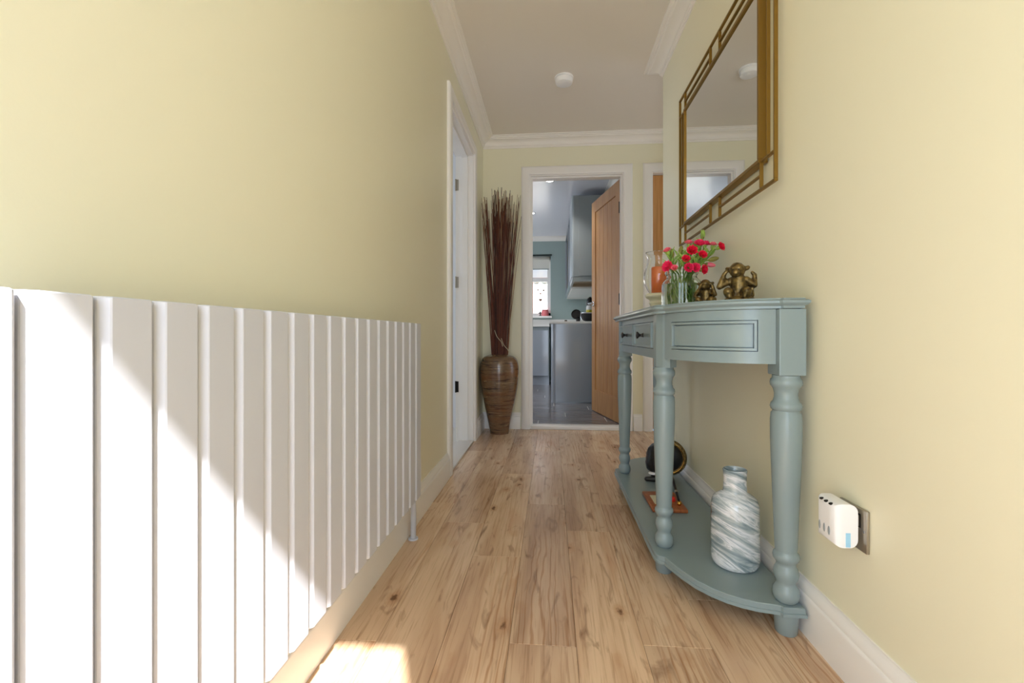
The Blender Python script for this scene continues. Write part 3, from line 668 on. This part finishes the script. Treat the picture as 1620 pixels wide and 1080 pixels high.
# curved end panels
crv = [(.549, 1.163), (.506, 1.172), (.475, 1.184), (.447, 1.201), (.418, 1.227), (.393, 1.259), (.372, 1.302), (.356, 1.345), (.343, 1.402)]
crv = smoothprof(crv, 4)
def ribbon(pts, z0, z1, d0, d1, bm=None):
    """upright curved board between two offsets inward of the curve"""
    bm = bm or B(); n = len(pts); rr = []
    for i, p in enumerate(pts):
        t = (Vector(pts[min(i+1, n-1)])-Vector(pts[max(i-1, 0)])).normalized(); nn = Vector((-t.y, t.x))   # candidates
        if nn.dot(Vector((.55, 1.45))-Vector(p)) < 0: nn = -nn
        rr.append([bm.verts.new((p[0]+nn.x*d, p[1]+nn.y*d, z)) for d, z in ((d0, z0), (d0, z1), (d1, z1), (d1, z0))])
    for a, b in zip(rr, rr[1:]):
        for i in range(4): bm.faces.new((a[i], a[(i+1) % 4], b[(i+1) % 4], b[i]))
    bm.faces.new(rr[0][::-1]); bm.faces.new(rr[-1]); return bm
def subcurve(pts, a, b):
    L_ = [0]
    for p, q in zip(pts, pts[1:]): L_.append(L_[-1]+math.dist(p, q))
    def at(s):
        for i in range(len(L_)-1):
            if s <= L_[i+1] or i == len(L_)-2:
                t = (s-L_[i])/(L_[i+1]-L_[i]); return tuple(pts[i][j]+(pts[i+1][j]-pts[i][j])*t for j in (0, 1))
    return [at(L_[-1]*(a+(b-a)*i/24)) for i in range(25)]
for mirror in (False, True):
    cc = [(x, 2*YM-y) for x, y in crv] if mirror else crv
    fixn = (lambda bm: bm)
    def rib(pts, *a, bm=None):
        if not mirror: return ribbon(pts, *a, bm=bm)
        b2 = ribbon([(x, 2*YM-y) for x, y in pts], *a)
        bmesh.ops.transform(b2, matrix=Matrix.Translation((0, 2*YM, 0)) @ Matrix.Diagonal((1, -1, 1, 1)), verts=b2.verts)
        return b2
    z0, z1 = AZ0+.030, AZ1-.026; mw = .0060; A0, A1 = .115, .885
    ep = obj('end_panel', rib(cc, AZ0, AZ1, .010, .018), 'table', Tt, smooth=30)
    for a, b, q0, q1 in ((0, 1, AZ0, z0), (0, 1, z1, AZ1), (0, A0, z0, z1), (A1, 1, z0, z1)):
        obj('panel_frame', rib(subcurve(cc, a, b), q0, q1, 0, .010), 'table', ep, smooth=30)
    g = .0025; ga = .008
    for a, b, q0, q1 in ((A0+ga, A1-ga, z0+g, z0+g+mw), (A0+ga, A1-ga, z1-g-mw, z1-g), (A0+ga, A0+ga+.018, z0+g+mw, z1-g-mw), (A1-ga-.018, A1-ga, z0+g+mw, z1-g-mw)):
        obj('moulding', rib(subcurve(cc, a, b), q0, q1, -.0035, .010), 'table', ep, smooth=30)
    obj('panel_field', rib(subcurve(cc, A0+ga+.026, A1-ga-.026), z0+2*g+mw, z1-2*g-mw, .003, .010), 'table', ep, smooth=30)
# front apron, drawers, back rail
yf0, yf1 = 1.452+.03, 2*YM-1.452-.03
ap = boxes((.334, .352, yf0, yf1, AZ0-.004, .688), (.334, .352, yf0, yf1, .778, AZ1), (.334, .352, YM-.012, YM+.012, .688, .778), (.334, .352, yf0, yf0+.022, .688, .778), (.334, .352, yf1-.022, yf1, .688, .778))
obj('front_apron', ap, 'table', Tt)
for ya, yb in ((yf0+.0235, YM-.0135), (YM+.0135, yf1-.0235)):
    dr = obj('drawer', bx(.330, .350, ya, yb, .6895, .7765, bev=.002), 'table', Tt)
    obj('moulding', boxes((.3235, .331, ya+.004, yb-.004, .692, .698), (.3235, .331, ya+.004, yb-.004, .768, .774), (.3235, .331, ya+.004, ya+.010, .698, .768), (.3235, .331, yb-.010, yb-.004, .698, .768)), 'table', dr)
    kb = lathe(smoothprof([(.0, 0), (.009, .0005), (.006, .003), (.0045, .010), (.008, .015), (.0125, .019), (.012, .023), (.006, .0255), (0, .026)], 3), 20)
    bmesh.ops.transform(kb, matrix=Matrix.Translation((.3295, (ya+yb)/2, .733)) @ Matrix.Rotation(-PI/2, 4, 'Y'), verts=kb.verts)
    obj('knob', kb, 'black', dr, smooth=60)
obj('back_rail', bx(.594, .610, 1.212, 2*YM-1.212, AZ0, AZ1), 'table', Tt)

# ------------------------------------------------------------------ mirror
Mi = thing('wall_mirror', 'rectangular mirror in an openwork antique gold frame on the right wall', 'mirror', (XR, 1.76, 1.5))
my0, my1, mz0, mz1 = 1.300-1.76, 2.232-1.76, 1.155-1.5, 1.848-1.5
xo0, xo1 = -.026, -.016     # lattice plane
iy0, iy1, iz0, iz1 = my0+.098, my1-.098, mz0+.094, mz1-.094
def bar(nm, y0, y1, z0, z1, x0=xo0, x1=xo1, par=Mi): return obj(nm, bx(x0, x1, y0, y1, z0, z1, bev=.0012, seg=1), 'gold', par)
q = .0085
bar('outer_bar', my0, my1, mz0, mz0+q); bar('outer_bar', my0, my1, mz1-q, mz1); bar('outer_bar', my0, my0+q, mz0+q, mz1-q); bar('outer_bar', my1-q, my1, mz0+q, mz1-q)
fw = .012
bar('inner_frame_bar', iy0-fw, iy1+fw, iz0-fw, iz0, -.030, -.004); bar('inner_frame_bar', iy0-fw, iy1+fw, iz1, iz1+fw, -.030, -.004)
bar('inner_frame_bar', iy0-fw, iy0, iz0, iz1, -.030, -.004); bar('inner_frame_bar', iy1, iy1+fw, iz0, iz1, -.030, -.004)
cy = (my0+my1)/2
sq = .052   # centre ornament half width
for z0, z1 in ((mz0+q, iz0-fw), (iz1+fw, mz1-q)):
    for yy in (iy0-fw, iy1+fw-q*.8, cy-sq, cy+sq-q*.8): bar('cross_bar', yy, yy+q*.8, z0, z1)
    zm = (z0+z1)/2
    bar('middle_bar', iy0-fw+q*.8, cy-sq, zm-q*.4, zm+q*.4); bar('middle_bar', cy+sq, iy1+fw-q*.8, zm-q*.4, zm+q*.4)
for y0, y1 in ((my0+q, iy0-fw), (iy1+fw, my1-q)):
    for zz in (iz0-fw, iz1+fw-q*.8): bar('cross_bar', y0, y1, zz, zz+q*.8)
    ym = (y0+y1)/2
    bar('middle_bar', ym-q*.4, ym+q*.4, iz0-fw+q*.8, iz1+fw-q*.8)
obj('mirror_glass', bx(-.024, -.018, iy0, iy1, iz0, iz1), 'mirror', Mi)
obj('backing', bx(-.0175, -.0005, iy0+.001, iy1-.001, iz0+.001, iz1-.001), 'iron', Mi)

# ------------------------------------------------------------------ smoke alarm, socket, air freshener
sa = thing('smoke_alarm', 'round white smoke alarm on the hallway ceiling', 'smoke alarm', (.08, 2.735, ZC))
obj('base', lathe([(0, -.0005), (.056, -.0005), (.056, -.008), (.050, -.010), (0, -.010)], 40), 'plastic', sa, smooth=40)
obj('body', lathe([(.048, -.010), (.052, -.013), (.052, -.028), (.048, -.037), (.036, -.041), (0, -.042)], 40), 'plastic', sa, smooth=35)
obj('test_button', lathe([(.010, -.0415), (.010, -.0435), (0, -.044)], 20, .012, -.012), 'plastic', sa, smooth=40)
so = thing('wall_socket', 'brushed steel wall socket low on the right wall', 'socket', (XR, 1.008, .337))
obj('face_plate', bx(-.0075, -.0005, -.043, .043, -.043, .043, bev=.002), 'steel', so, smooth=30)
obj('switch_surround', bx(-.0085, -.0076, .004-.030, .018-.030, .004, .032), 'iron', so)
obj('switch_rocker', bx(-.0115, -.0086, .006-.030, .016-.030, .007, .029, bev=.001, seg=1), 'steel', so)
for a, b in ((-.036, 0), (.036, 0)): obj('screw', tube([(-.0078, a, b), (-.0085, a, b)], .003, 10), 'chrome', so)
af = thing('air_freshener', 'white plug-in air freshener with a pale blue strip in the wall socket', 'air freshener', (XR-.0125, 1.012, .345))
b_ = B(); box(b_, -.048, -.002, -.033, .034, -.045, .044)
top = [e for e in b_.edges]
bmesh.ops.bevel(b_, geom=[e for e in b_.edges if abs(e.verts[0].co.y-e.verts[1].co.y) > .01 or all(v.co.x < -.03 for v in e.verts)], offset=.019, segments=7, profile=.55, affect='EDGES', clamp_overlap=True)
obj('casing', b_, 'plastic', af, smooth=40)
def lens_shape(cx, cy_, cz, ry, rz, ax):
    bm = B(); bmesh.ops.create_uvsphere(bm, u_segments=14, v_segments=8, radius=1, matrix=Matrix.Translation((cx, cy_, cz)) @ Matrix.Diagonal(ax+(1,)))
    return bm
for k in (-1, 0, 1):
    obj('vent_slot', lens_shape(-.0425, .001+k*.016, .0384, 0, 0, (.006, .0042, .0028)), 'iron', af, smooth=True)
    obj('vent_slot', lens_shape(-.0478, .001+k*.016, -.017, 0, 0, (.0014, .0038, .0095)), 'kgrey2', af, smooth=True)
obj('blue_strip', bx(-.026, -.016, -.0338, -.0310, -.0435, -.014, bev=.001, seg=1), 'ltblue', af)
obj('plug_base', tube([(-.0021, .0, .0), (.0045, .0, .0)], .024, 24), 'plastic', af, smooth=40)

# ------------------------------------------------------------------ tall vase and twigs
v = thing('floor_vase', 'tall tapering floor vase with brown banded lacquer in the far corner', 'vase', (-.383, 3.395, 0))
vp = smoothprof([(.070, .0), (.072, .02), (.085, .09), (.112, .22), (.134, .33), (.1455, .43), (.1465, .49), (.135, .545), (.110, .573), (.078, .584), (.066, .588)], 5)
obj('vase_body', lathe([(0, 0)]+vp+[(.058, .590), (.056, .58), (.058, .54), (.10, .45), (.10, .2), (.05, .05), (0, .04)], 48), 'bandvase', v, smooth=60)
tb = thing('twig_bundle', 'bundle of long dried brown willow twigs standing in the floor vase', 'dried twigs', (-.383, 3.395, .05))
random.seed(21)
NT = 150
for i in range(NT):
    a = random.uniform(0, 2*PI); rr = math.sqrt(random.random())*.047
    bx_, by_ = rr*math.cos(a), rr*math.sin(a)
    stray = i in (3, 17, 31, 44, 58)
    sx = bx_*2.9+random.gauss(0, .024)+.014; sy_ = by_*1.3+random.gauss(0, .012)
    if stray: sx = random.choice((-1, 1))*random.uniform(.12, .15)
    sx = max(-.130, min(.172, sx)); sy_ = max(-.12, min(.10, sy_))
    ht = 1.835-.05-random.random()**1.6*.26-(abs(sx)*.35)
    if i % 6 == 0: ht -= .25*random.random()
    pts = []
    for k in range(8):
        t = k/7; g = t**1.8 if not stray else t**1.5
        amp = .010*math.sin(t*random.uniform(2.5, 4)+i)*t
        pts.append((bx_*(.55+.45*min(1, t*3))*(1-g)+sx*g+amp, by_*(.6+.4*min(1, t*3))*(1-g)+sy_*g+amp*.6, ht*t))
    r0 = random.uniform(.0026, .0042)
    o = obj('twig', tube(pts, [r0*(1-.55*(k/7)) for k in range(8)], 5), 'twig', tb, smooth=True)
for k, (px, pz) in enumerate(((-.03, .72), (.02, .66))):
    obj('curled_tendril', tube(smoothprof([(px, -.052, pz), (px+.02, -.058, pz-.05), (px+.05, -.056, pz-.085), (px+.06, -.05, pz-.12)], 4), .0018, 5), 'cream', tb, smooth=True)

# ------------------------------------------------------------------ things on the console table
TT = TZ+.0002
h = thing('hurricane_candle_holder', 'curved clear glass hurricane lantern on a cream ringed pedestal', 'candle holder', (.487, 2.10, TT))
obj('pedestal', lathe(smoothprof([(0, 0), (.056, .0), (.058, .006), (.046, .018), (.038, .032), (.040, .048), (.044, .055), (.040, .062), (.044, .070), (.056, .078), (.060, .086), (.056, .094), (.048, .098)], 4)+[(0, .098)], 40), 'cream', h, smooth=50)
gp = [(.040, .0985), (.050, .112), (.062, .138), (.067, .165), (.064, .195), (.054, .225), (.049, .245), (.052, .263), (.060, .280)]
gi = [(r-.0022, z) for r, z in gp]
gpr = smoothprof(gp, 4); gir = smoothprof(gi, 4)[::-1]
obj('glass_shade', lathe(gpr+[(.0592, .2815)]+gir+[gpr[0]], 48), 'glass', h, smooth=60)
c = thing('pillar_candle', 'orange pillar candle inside the hurricane lantern', 'candle', (.487, 2.10, TT+.0985))
obj('wax', lathe([(0, 0), (.032, 0), (.033, .002), (.033, .114), (.031, .117), (.015, .113), (0, .112)], 32), 'wax', c, smooth=50)
obj('wick', tube([(0, 0, .112), (.001, 0, .118), (.003, 0, .124)], .0012, 6), 'wick', c)
JX, JY = .482, 1.725
j = thing('glass_jar', 'ribbed clear glass jar of water holding the carnations', 'jar', (JX, JY, TT))
jp = smoothprof([(.060, .003), (.068, .010), (.070, .03), (.070, .085), (.067, .103), (.055, .118), (.0525, .124), (.054, .130), (.0585, .135), (.0595, .140), (.057, .146)], 4)
ji = [(r-.003, z) for r, z in jp][::-1]
rip = lambda a, z: .010*math.cos(28*a) if .012 < z < .098 else 0
obj('jar_glass', lathe([(0, .0)]+[(.055, 0)]+jp+[(.0555, .1468)]+ji+[(.05, .006), (0, .006)], 112, ripple=rip), 'jarglass', j, smooth=60)
obj('water', lathe([(0, .0062), (.052, .0064), (.0640, .014), (.0655, .03), (.0655, .085), (.0635, .097), (0, .097)], 48), 'water', j, smooth=60)
random.seed(5)
def ruffle(bm, r, ht, m0, layers=4):
    for L_ in range(layers):
        f = 1-L_/layers*.75; n = 22; ring = []; base = []
        for i in range(n):
            a = 2*PI*i/n+L_*.4; wob = 1+.13*math.sin(i*2.9+L_)+random.uniform(-.06, .06)
            ring.append(bm.verts.new(m0 @ Vector((r*f*wob*math.cos(a), r*f*wob*math.sin(a), ht*(.55+.45*(1-f)*1.6)+random.uniform(-.08, .1)*ht))))
            base.append(bm.verts.new(m0 @ Vector((r*.22*math.cos(a), r*.22*math.sin(a), ht*.05))))
        for i in range(n): bm.faces.new((base[i], base[(i+1) % n], ring[(i+1) % n], ring[i]))
    return bm
def align(d): return Vector(d).normalized().to_track_quat('Z', 'Y').to_matrix().to_4x4()
def carnation(label, head, dirn, r, col, bud=False, name='carnation'):
    hx, hy, hz = head; H0 = Vector((hx-JX, hy-JY, hz-TT)); d = Vector(dirn).normalized()
    t = thing(name, label, 'flower', (JX, JY, TT), group='carnations in the glass jar')
    a = random.uniform(0, 2*PI); f = Vector((.030*math.cos(a), .030*math.sin(a), .012))
    off = Vector((H0.x, H0.y, 0)); k = min(1, .034/max(off.length, .001)); mouth = off*k; mouth.z = .128
    ht = r*1.1 if not bud else r*1.5
    base = H0-d*ht*.9
    pre = base-d*min(.02, max(.006, (base-mouth).length*.3))
    pts = [f, f.lerp(mouth, .5)+Vector((random.uniform(-.008, .008), random.uniform(-.008, .008), 0)), mouth, mouth.lerp(pre, .55), pre, base]
    if base.z < .15: pts = [f, f.lerp(mouth, .6), mouth, base]
    pts = smoothprof([tuple(p) for p in pts], 4)
    obj('stem', tube(pts, .0026, 7), 'stem', t, smooth=True)
    for zz in (.03, .05, .07, .09):
        i0 = min(range(len(pts)), key=lambda i_: abs(pts[i_][2]-zz)); p = Vector(pts[i0]); ang = random.uniform(0, 2*PI)
        e1 = Vector((math.cos(ang)*.010, math.sin(ang)*.010, .016)); e2 = Vector((math.cos(ang)*.014, math.sin(ang)*.014, .034))
        q = p+e2
        if math.hypot(q.x, q.y) < .05 and q.z < .12: obj('leaf', tube([p, p+e1, q], [.0015, .0036, .0005], 6), 'leaf', t, smooth=True)
    m0 = Matrix.Translation(base) @ align(d)
    cx = lathe(smoothprof([(.0022, -.002), (.0060, .003), (.0068, .010), (.0060, .016), (.0070, .019)], 3), 12); bmesh.ops.transform(cx, matrix=m0, verts=cx.verts)
    obj('calyx', cx, 'leaf' if not bud else 'bud', t, smooth=True)
    if bud:
        bd = lathe(smoothprof([(.0055, .004), (.0085, .012), (.0082, .022), (.005, .031), (.001, .035)], 3)+[(0, .0352)], 12); bmesh.ops.transform(bd, matrix=m0, verts=bd.verts)
        obj('bud', bd, col, t, smooth=True)
    else:
        m1 = Matrix.Translation(base+d*.012) @ align(d)
        obj('bloom', ruffle(B(), r, r*1.05, m1), col, t)
    # narrow leaves on the free stem
    for q in (.3, .4, .5, .55, .62, .7, .78, .84):
        idx = int(len(pts)*q); p = Vector(pts[idx])
        if p.z < .138 or p.z > base.z-.004: continue
        ang = random.uniform(0, 2*PI); lf = random.uniform(.8, 1.5); o1 = Vector((math.cos(ang)*.012, math.sin(ang)*.012, .018))*lf; o2 = Vector((math.cos(ang)*.026, math.sin(ang)*.026, .030))*lf
        obj('leaf', tube([p, p+o1, p+o2], [.0016, .0038, .0005], 6), 'leaf', t, smooth=True)
    return t
FL = [
 ('rose pink carnation rising alone at the far left of the bunch', (.430, 1.72, 1.043), (-.5, -.3, 1), .0155, 'rose', 0),
 ('large pink carnation drooping over the left rim of the jar', (.418, 1.675, .980), (-.8, -.8, .3), .021, 'pink', 0),
 ('pink carnation standing up just below the mirror corner', (.515, 1.75, 1.076), (.0, -.3, 1), .0165, 'rose', 0),
 ('bright red carnation facing the room in the middle of the bunch', (.500, 1.66, 1.033), (-.15, -1, .35), .019, 'red', 0),
 ('pink carnation at the top of the bunch', (.545, 1.72, 1.069), (.0, -.6, .8), .021, 'pink', 0),
 ('small pink carnation at the top right of the topmost bloom', (.580, 1.76, 1.074), (.3, -.4, .8), .016, 'pink', 0),
 ('half open pink carnation second from the right end of the bunch', (.600, 1.745, 1.066), (.1, -.4, 1), .014, 'rose', 0),
 ('pink carnation at the far right tip of the bunch', (.604, 1.68, 1.048), (.5, -.7, .3), .017, 'red', 0),
 ('red carnation low on the right side above the leaves', (.528, 1.64, 1.013), (.1, -.9, .4), .016, 'red', 0),
 ('small red carnation in the left middle of the bunch', (.472, 1.64, .999), (-.1, -.9, .5), .015, 'red', 0),
 ('pink carnation resting on the front rim of the jar', (.483, 1.645, .970), (-.1, -1, .1), .017, 'pink', 0),
 ('pink carnation on the front rim beside the other rim bloom', (.508, 1.65, .970), (.1, -1, .15), .017, 'pink', 0),
 ('dark pink carnation hanging over the right rim of the jar', (.545, 1.68, .968), (.6, -.8, .0), .018, 'red', 0),
 ('small rose carnation tucked at the left front of the rim', (.438, 1.655, .969), (-.4, -1, .5), .012, 'rose', 0),
 ('closed green bud at the left of the bunch', (.451, 1.74, 1.034), (-.1, 0, 1), .010, 'bud', 1),
 ('brownish closed bud in the left centre of the bunch', (.488, 1.76, 1.050), (.2, 0, 1), .011, 'bud', 1),
 ('closed bud pointing right beneath the right hand blooms', (.578, 1.68, 1.004), (.9, -.2, .2), .011, 'bud', 1),
 ('green bud at the very top of the bunch', (.575, 1.78, 1.112), (.1, 0, 1), .011, 'leaf', 1),
 ('low bud with pink tip over the right rim of the jar', (.572, 1.70, .988), (.9, -.2, -.2), .010, 'rose', 1),
 ('green bud behind the right hand blooms', (.598, 1.76, 1.040), (.6, 0, .7), .010, 'leaf', 1),
]
for lab, hd, dr_, r, col, bd in FL: carnation(lab, hd, dr_, r, col, bool(bd))

# three-wise-monkeys figures; front faces -x / -y (towards the hall)
def monkey(label, loc, s, rz, pose):
    mk = thing('monkey_figurine', label, 'figurine', loc, rz, group='bronze monkeys on the console table')
    k = lambda *p: tuple(q*s for q in p)
    cp_ = []
    def cap(a, b, r0, r1): cp_.append((k(*a), k(*b), r0*s, r1*s))
    # local: -y front, z up, unit = 1 for full height
    cap((0, .02, .16), (0, .0, .17), .20, .19)            # haunch mass
    cap((0, .05, .26), (0, .01, .54), .215, .185)           # torso
    for sgn in (-1, 1):
        cap((sgn*.13, -.02, .17), (sgn*.20, -.19, .29), .14, .115)      # thigh
        cap((sgn*.20, -.19, .29), (sgn*.16, -.21, .16), .095, .07)     # shin
        cap((sgn*.15, -.19, .05), (sgn*.15, -.30, .04), .05, .042)      # foot
        cap((sgn*.13, .0, .57), (sgn*.17, .0, .57), .09, .085)          # shoulder
    if pose == 'ears':
        el = {-1: ((-.40, -.14, .42), (-.30, -.08, .72)), 1: ((.33, .06, .44), (.33, .10, .68))}
        hd = (-.02, -.06, .79)
    else:
        el = {-1: ((-.30, -.16, .44), (-.13, -.22, .72)), 1: ((.30, -.10, .46), (.22, -.12, .76))}
        hd = (.0, -.08, .78)
    for sgn in (-1, 1):
        e, hnd = el[sgn]
        cap((sgn*.17, .0, .57), e, .088, .072); cap(e, hnd, .072, .056); cap(hnd, (hnd[0]*.85, hnd[1]-.02, hnd[2]+.06), .052, .045)
    x, y, z = hd
    cap((x, y+.03, z-.10), (x, y, z), .09, .12)            # neck
    cap((x, y, z+.01), (x, y-.01, z+.025), .185, .180)      # skull
    cap((x, y-.13, z-.055), (x, y-.19, z-.065), .095, .080) # muzzle
    cap((x-.07, y-.15, z+.055), (x+.07, y-.15, z+.055), .040, .040)  # brow
    for sgn in (-1, 1): cap((x+sgn*.20, y+.03, z+.05), (x+sgn*.225, y+.03, z+.065), .060, .052)  # ears
    # tail round the right hip
    tl = [(.06, .20, .08), (.20, .18, .10), (.30, .08, .20), (.29, .04, .34), (.22, .06, .40)]
    for a, b in zip(tl, tl[1:]): cap(a, b, .036, .034)
    blobs('monkey_body', cp_, 'bronze', mk, voxel=.021*s)
    base = lathe(smoothprof([(0, 0), (.35*s, 0), (.36*s, .04*s), (.33*s, .12*s), (.25*s, .18*s)], 3)+[(0, .18*s)], 26, ripple=lambda a, z: .06*math.sin(3*a+1)+.04*math.sin(7*a))
    obj('rock_base', base, 'bronze', mk, smooth=50)
    ht = x*s
    for sgn in (-1, 1): obj('eye', lens_shape((x+sgn*.055)*s, (y-.178)*s, (z+.012)*s, 0, 0, (.018*s, .012*s, .018*s)), 'iron', mk, smooth=True)
    return mk
monkey('larger bronze monkey figurine with hands raised to its ears', (.545, 1.375, TT), .122, math.radians(-30), 'ears')
monkey('smaller bronze monkey figurine covering its face beside the jar', (.532, 1.615, TT), .103, math.radians(-30), 'eyes')

# ------------------------------------------------------------------ things on the lower shelf
SZ = .0782
v = thing('marbled_vase', 'bottle-shaped glass vase with white and blue grey swirls', 'vase', (.526, 1.352, SZ))
mp = smoothprof([(.050, .0), (.058, .004), (.0635, .018), (.0645, .05), (.0635, .14), (.0625, .172), (.057, .190), (.043, .201), (.034, .207), (.0315, .214), (.0305, .24), (.0315, .262), (.0325, .270)], 5)
obj('vase_body', lathe([(0, .0)]+mp+[(.0305, .2725), (.0285, .270), (.0275, .24), (.028, .21), (.052, .185), (.058, .15), (.058, .02), (0, .012)], 56), 'swirl', v, smooth=60)
bd = thing('wooden_plaque', 'small wooden board with brass ball and red patch on the lower shelf', 'plaque', (.44, 1.816, SZ))
obj('board', bx(-.064, .064, -.098, .098, 0, .014, bev=.004), 'board', bd, smooth=35)
obj('inset_label', bx(-.045, -.012, -.05, .045, .0141, .0155), 'cream', bd)
obj('red_patch', lathe(smoothprof([(0, .0142), (.013, .0145), (.013, .024), (.008, .030), (0, .031)], 3), 20, .028, -.008), 'redp', bd, smooth=50)
obj('brass_ball', lathe(smoothprof([(.004, .0142), (.0075, .018), (.0085, .0225), (.006, .029), (0, .031)], 4), 20, .043, -.056), 'brass', bd, smooth=True)
rd = thing('black_rod', 'slim black rod leaning from the round ornament down to the wooden board', 'rod', (.487, 1.775, SZ+.0143))
obj('shaft', tube([(-.0, .0, .005), (.004, .10, .055), (.010, .24, .118)], [.0045, .0055, .005], 10), 'black', rd, smooth=40)
obj('collar', tube([(.0018, .045, .0275), (.0021, .053, .0315)], .0068, 12), 'steel', rd, smooth=40)
on = thing('round_ornament', 'black rounded ornament with a brown ring and white band on the lower shelf', 'ornament', (.515, 2.15, SZ))
ring = lathe(smoothprof([(.060, -.010), (.076, -.012), (.083, -.004), (.083, .008), (.074, .014), (.060, .012)], 4), 48)
mt = Matrix.Translation((.028, .02, .0885)) @ Matrix.Rotation(math.radians(-14), 4, 'Z') @ Matrix.Rotation(PI/2, 4, 'X')
bmesh.ops.transform(ring, matrix=mt, verts=ring.verts); obj('brown_ring', ring, 'bronze', on, smooth=50)
dk = lathe(smoothprof([(0, .034), (.03, .034), (.055, .026), (.066, .012), (.0680, .0), (.064, -.008)], 4)+[(0, -.008)], 40); bmesh.ops.transform(dk, matrix=mt, verts=dk.verts); obj('black_disc', dk, 'black', on, smooth=50)
gl = lathe([(.0685, .0140), (.0710, .0165), (.0725, .0160), (.0700, .0135), (.0685, .0140)], 40); bmesh.ops.transform(gl, matrix=mt, verts=gl.verts); obj('pale_line', gl, 'brass', on, smooth=True)
blobs('black_body', [((-.028, -.035, .075), (-.022, -.025, .110), .058, .058), ((-.035, -.04, .03), (-.02, -.03, .06), .030, .034)], 'black', on, voxel=.004)
obj('white_band', lens_shape(-.052, -.062, .036, 0, 0, (.026, .020, .007)), 'plastic', on, smooth=True)
blobs('black_foot', [((-.085, -.065, .011), (-.05, -.075, .014), .011, .014), ((-.05, -.075, .014), (-.01, -.07, .012), .014, .012)], 'black', on, voxel=.0025)
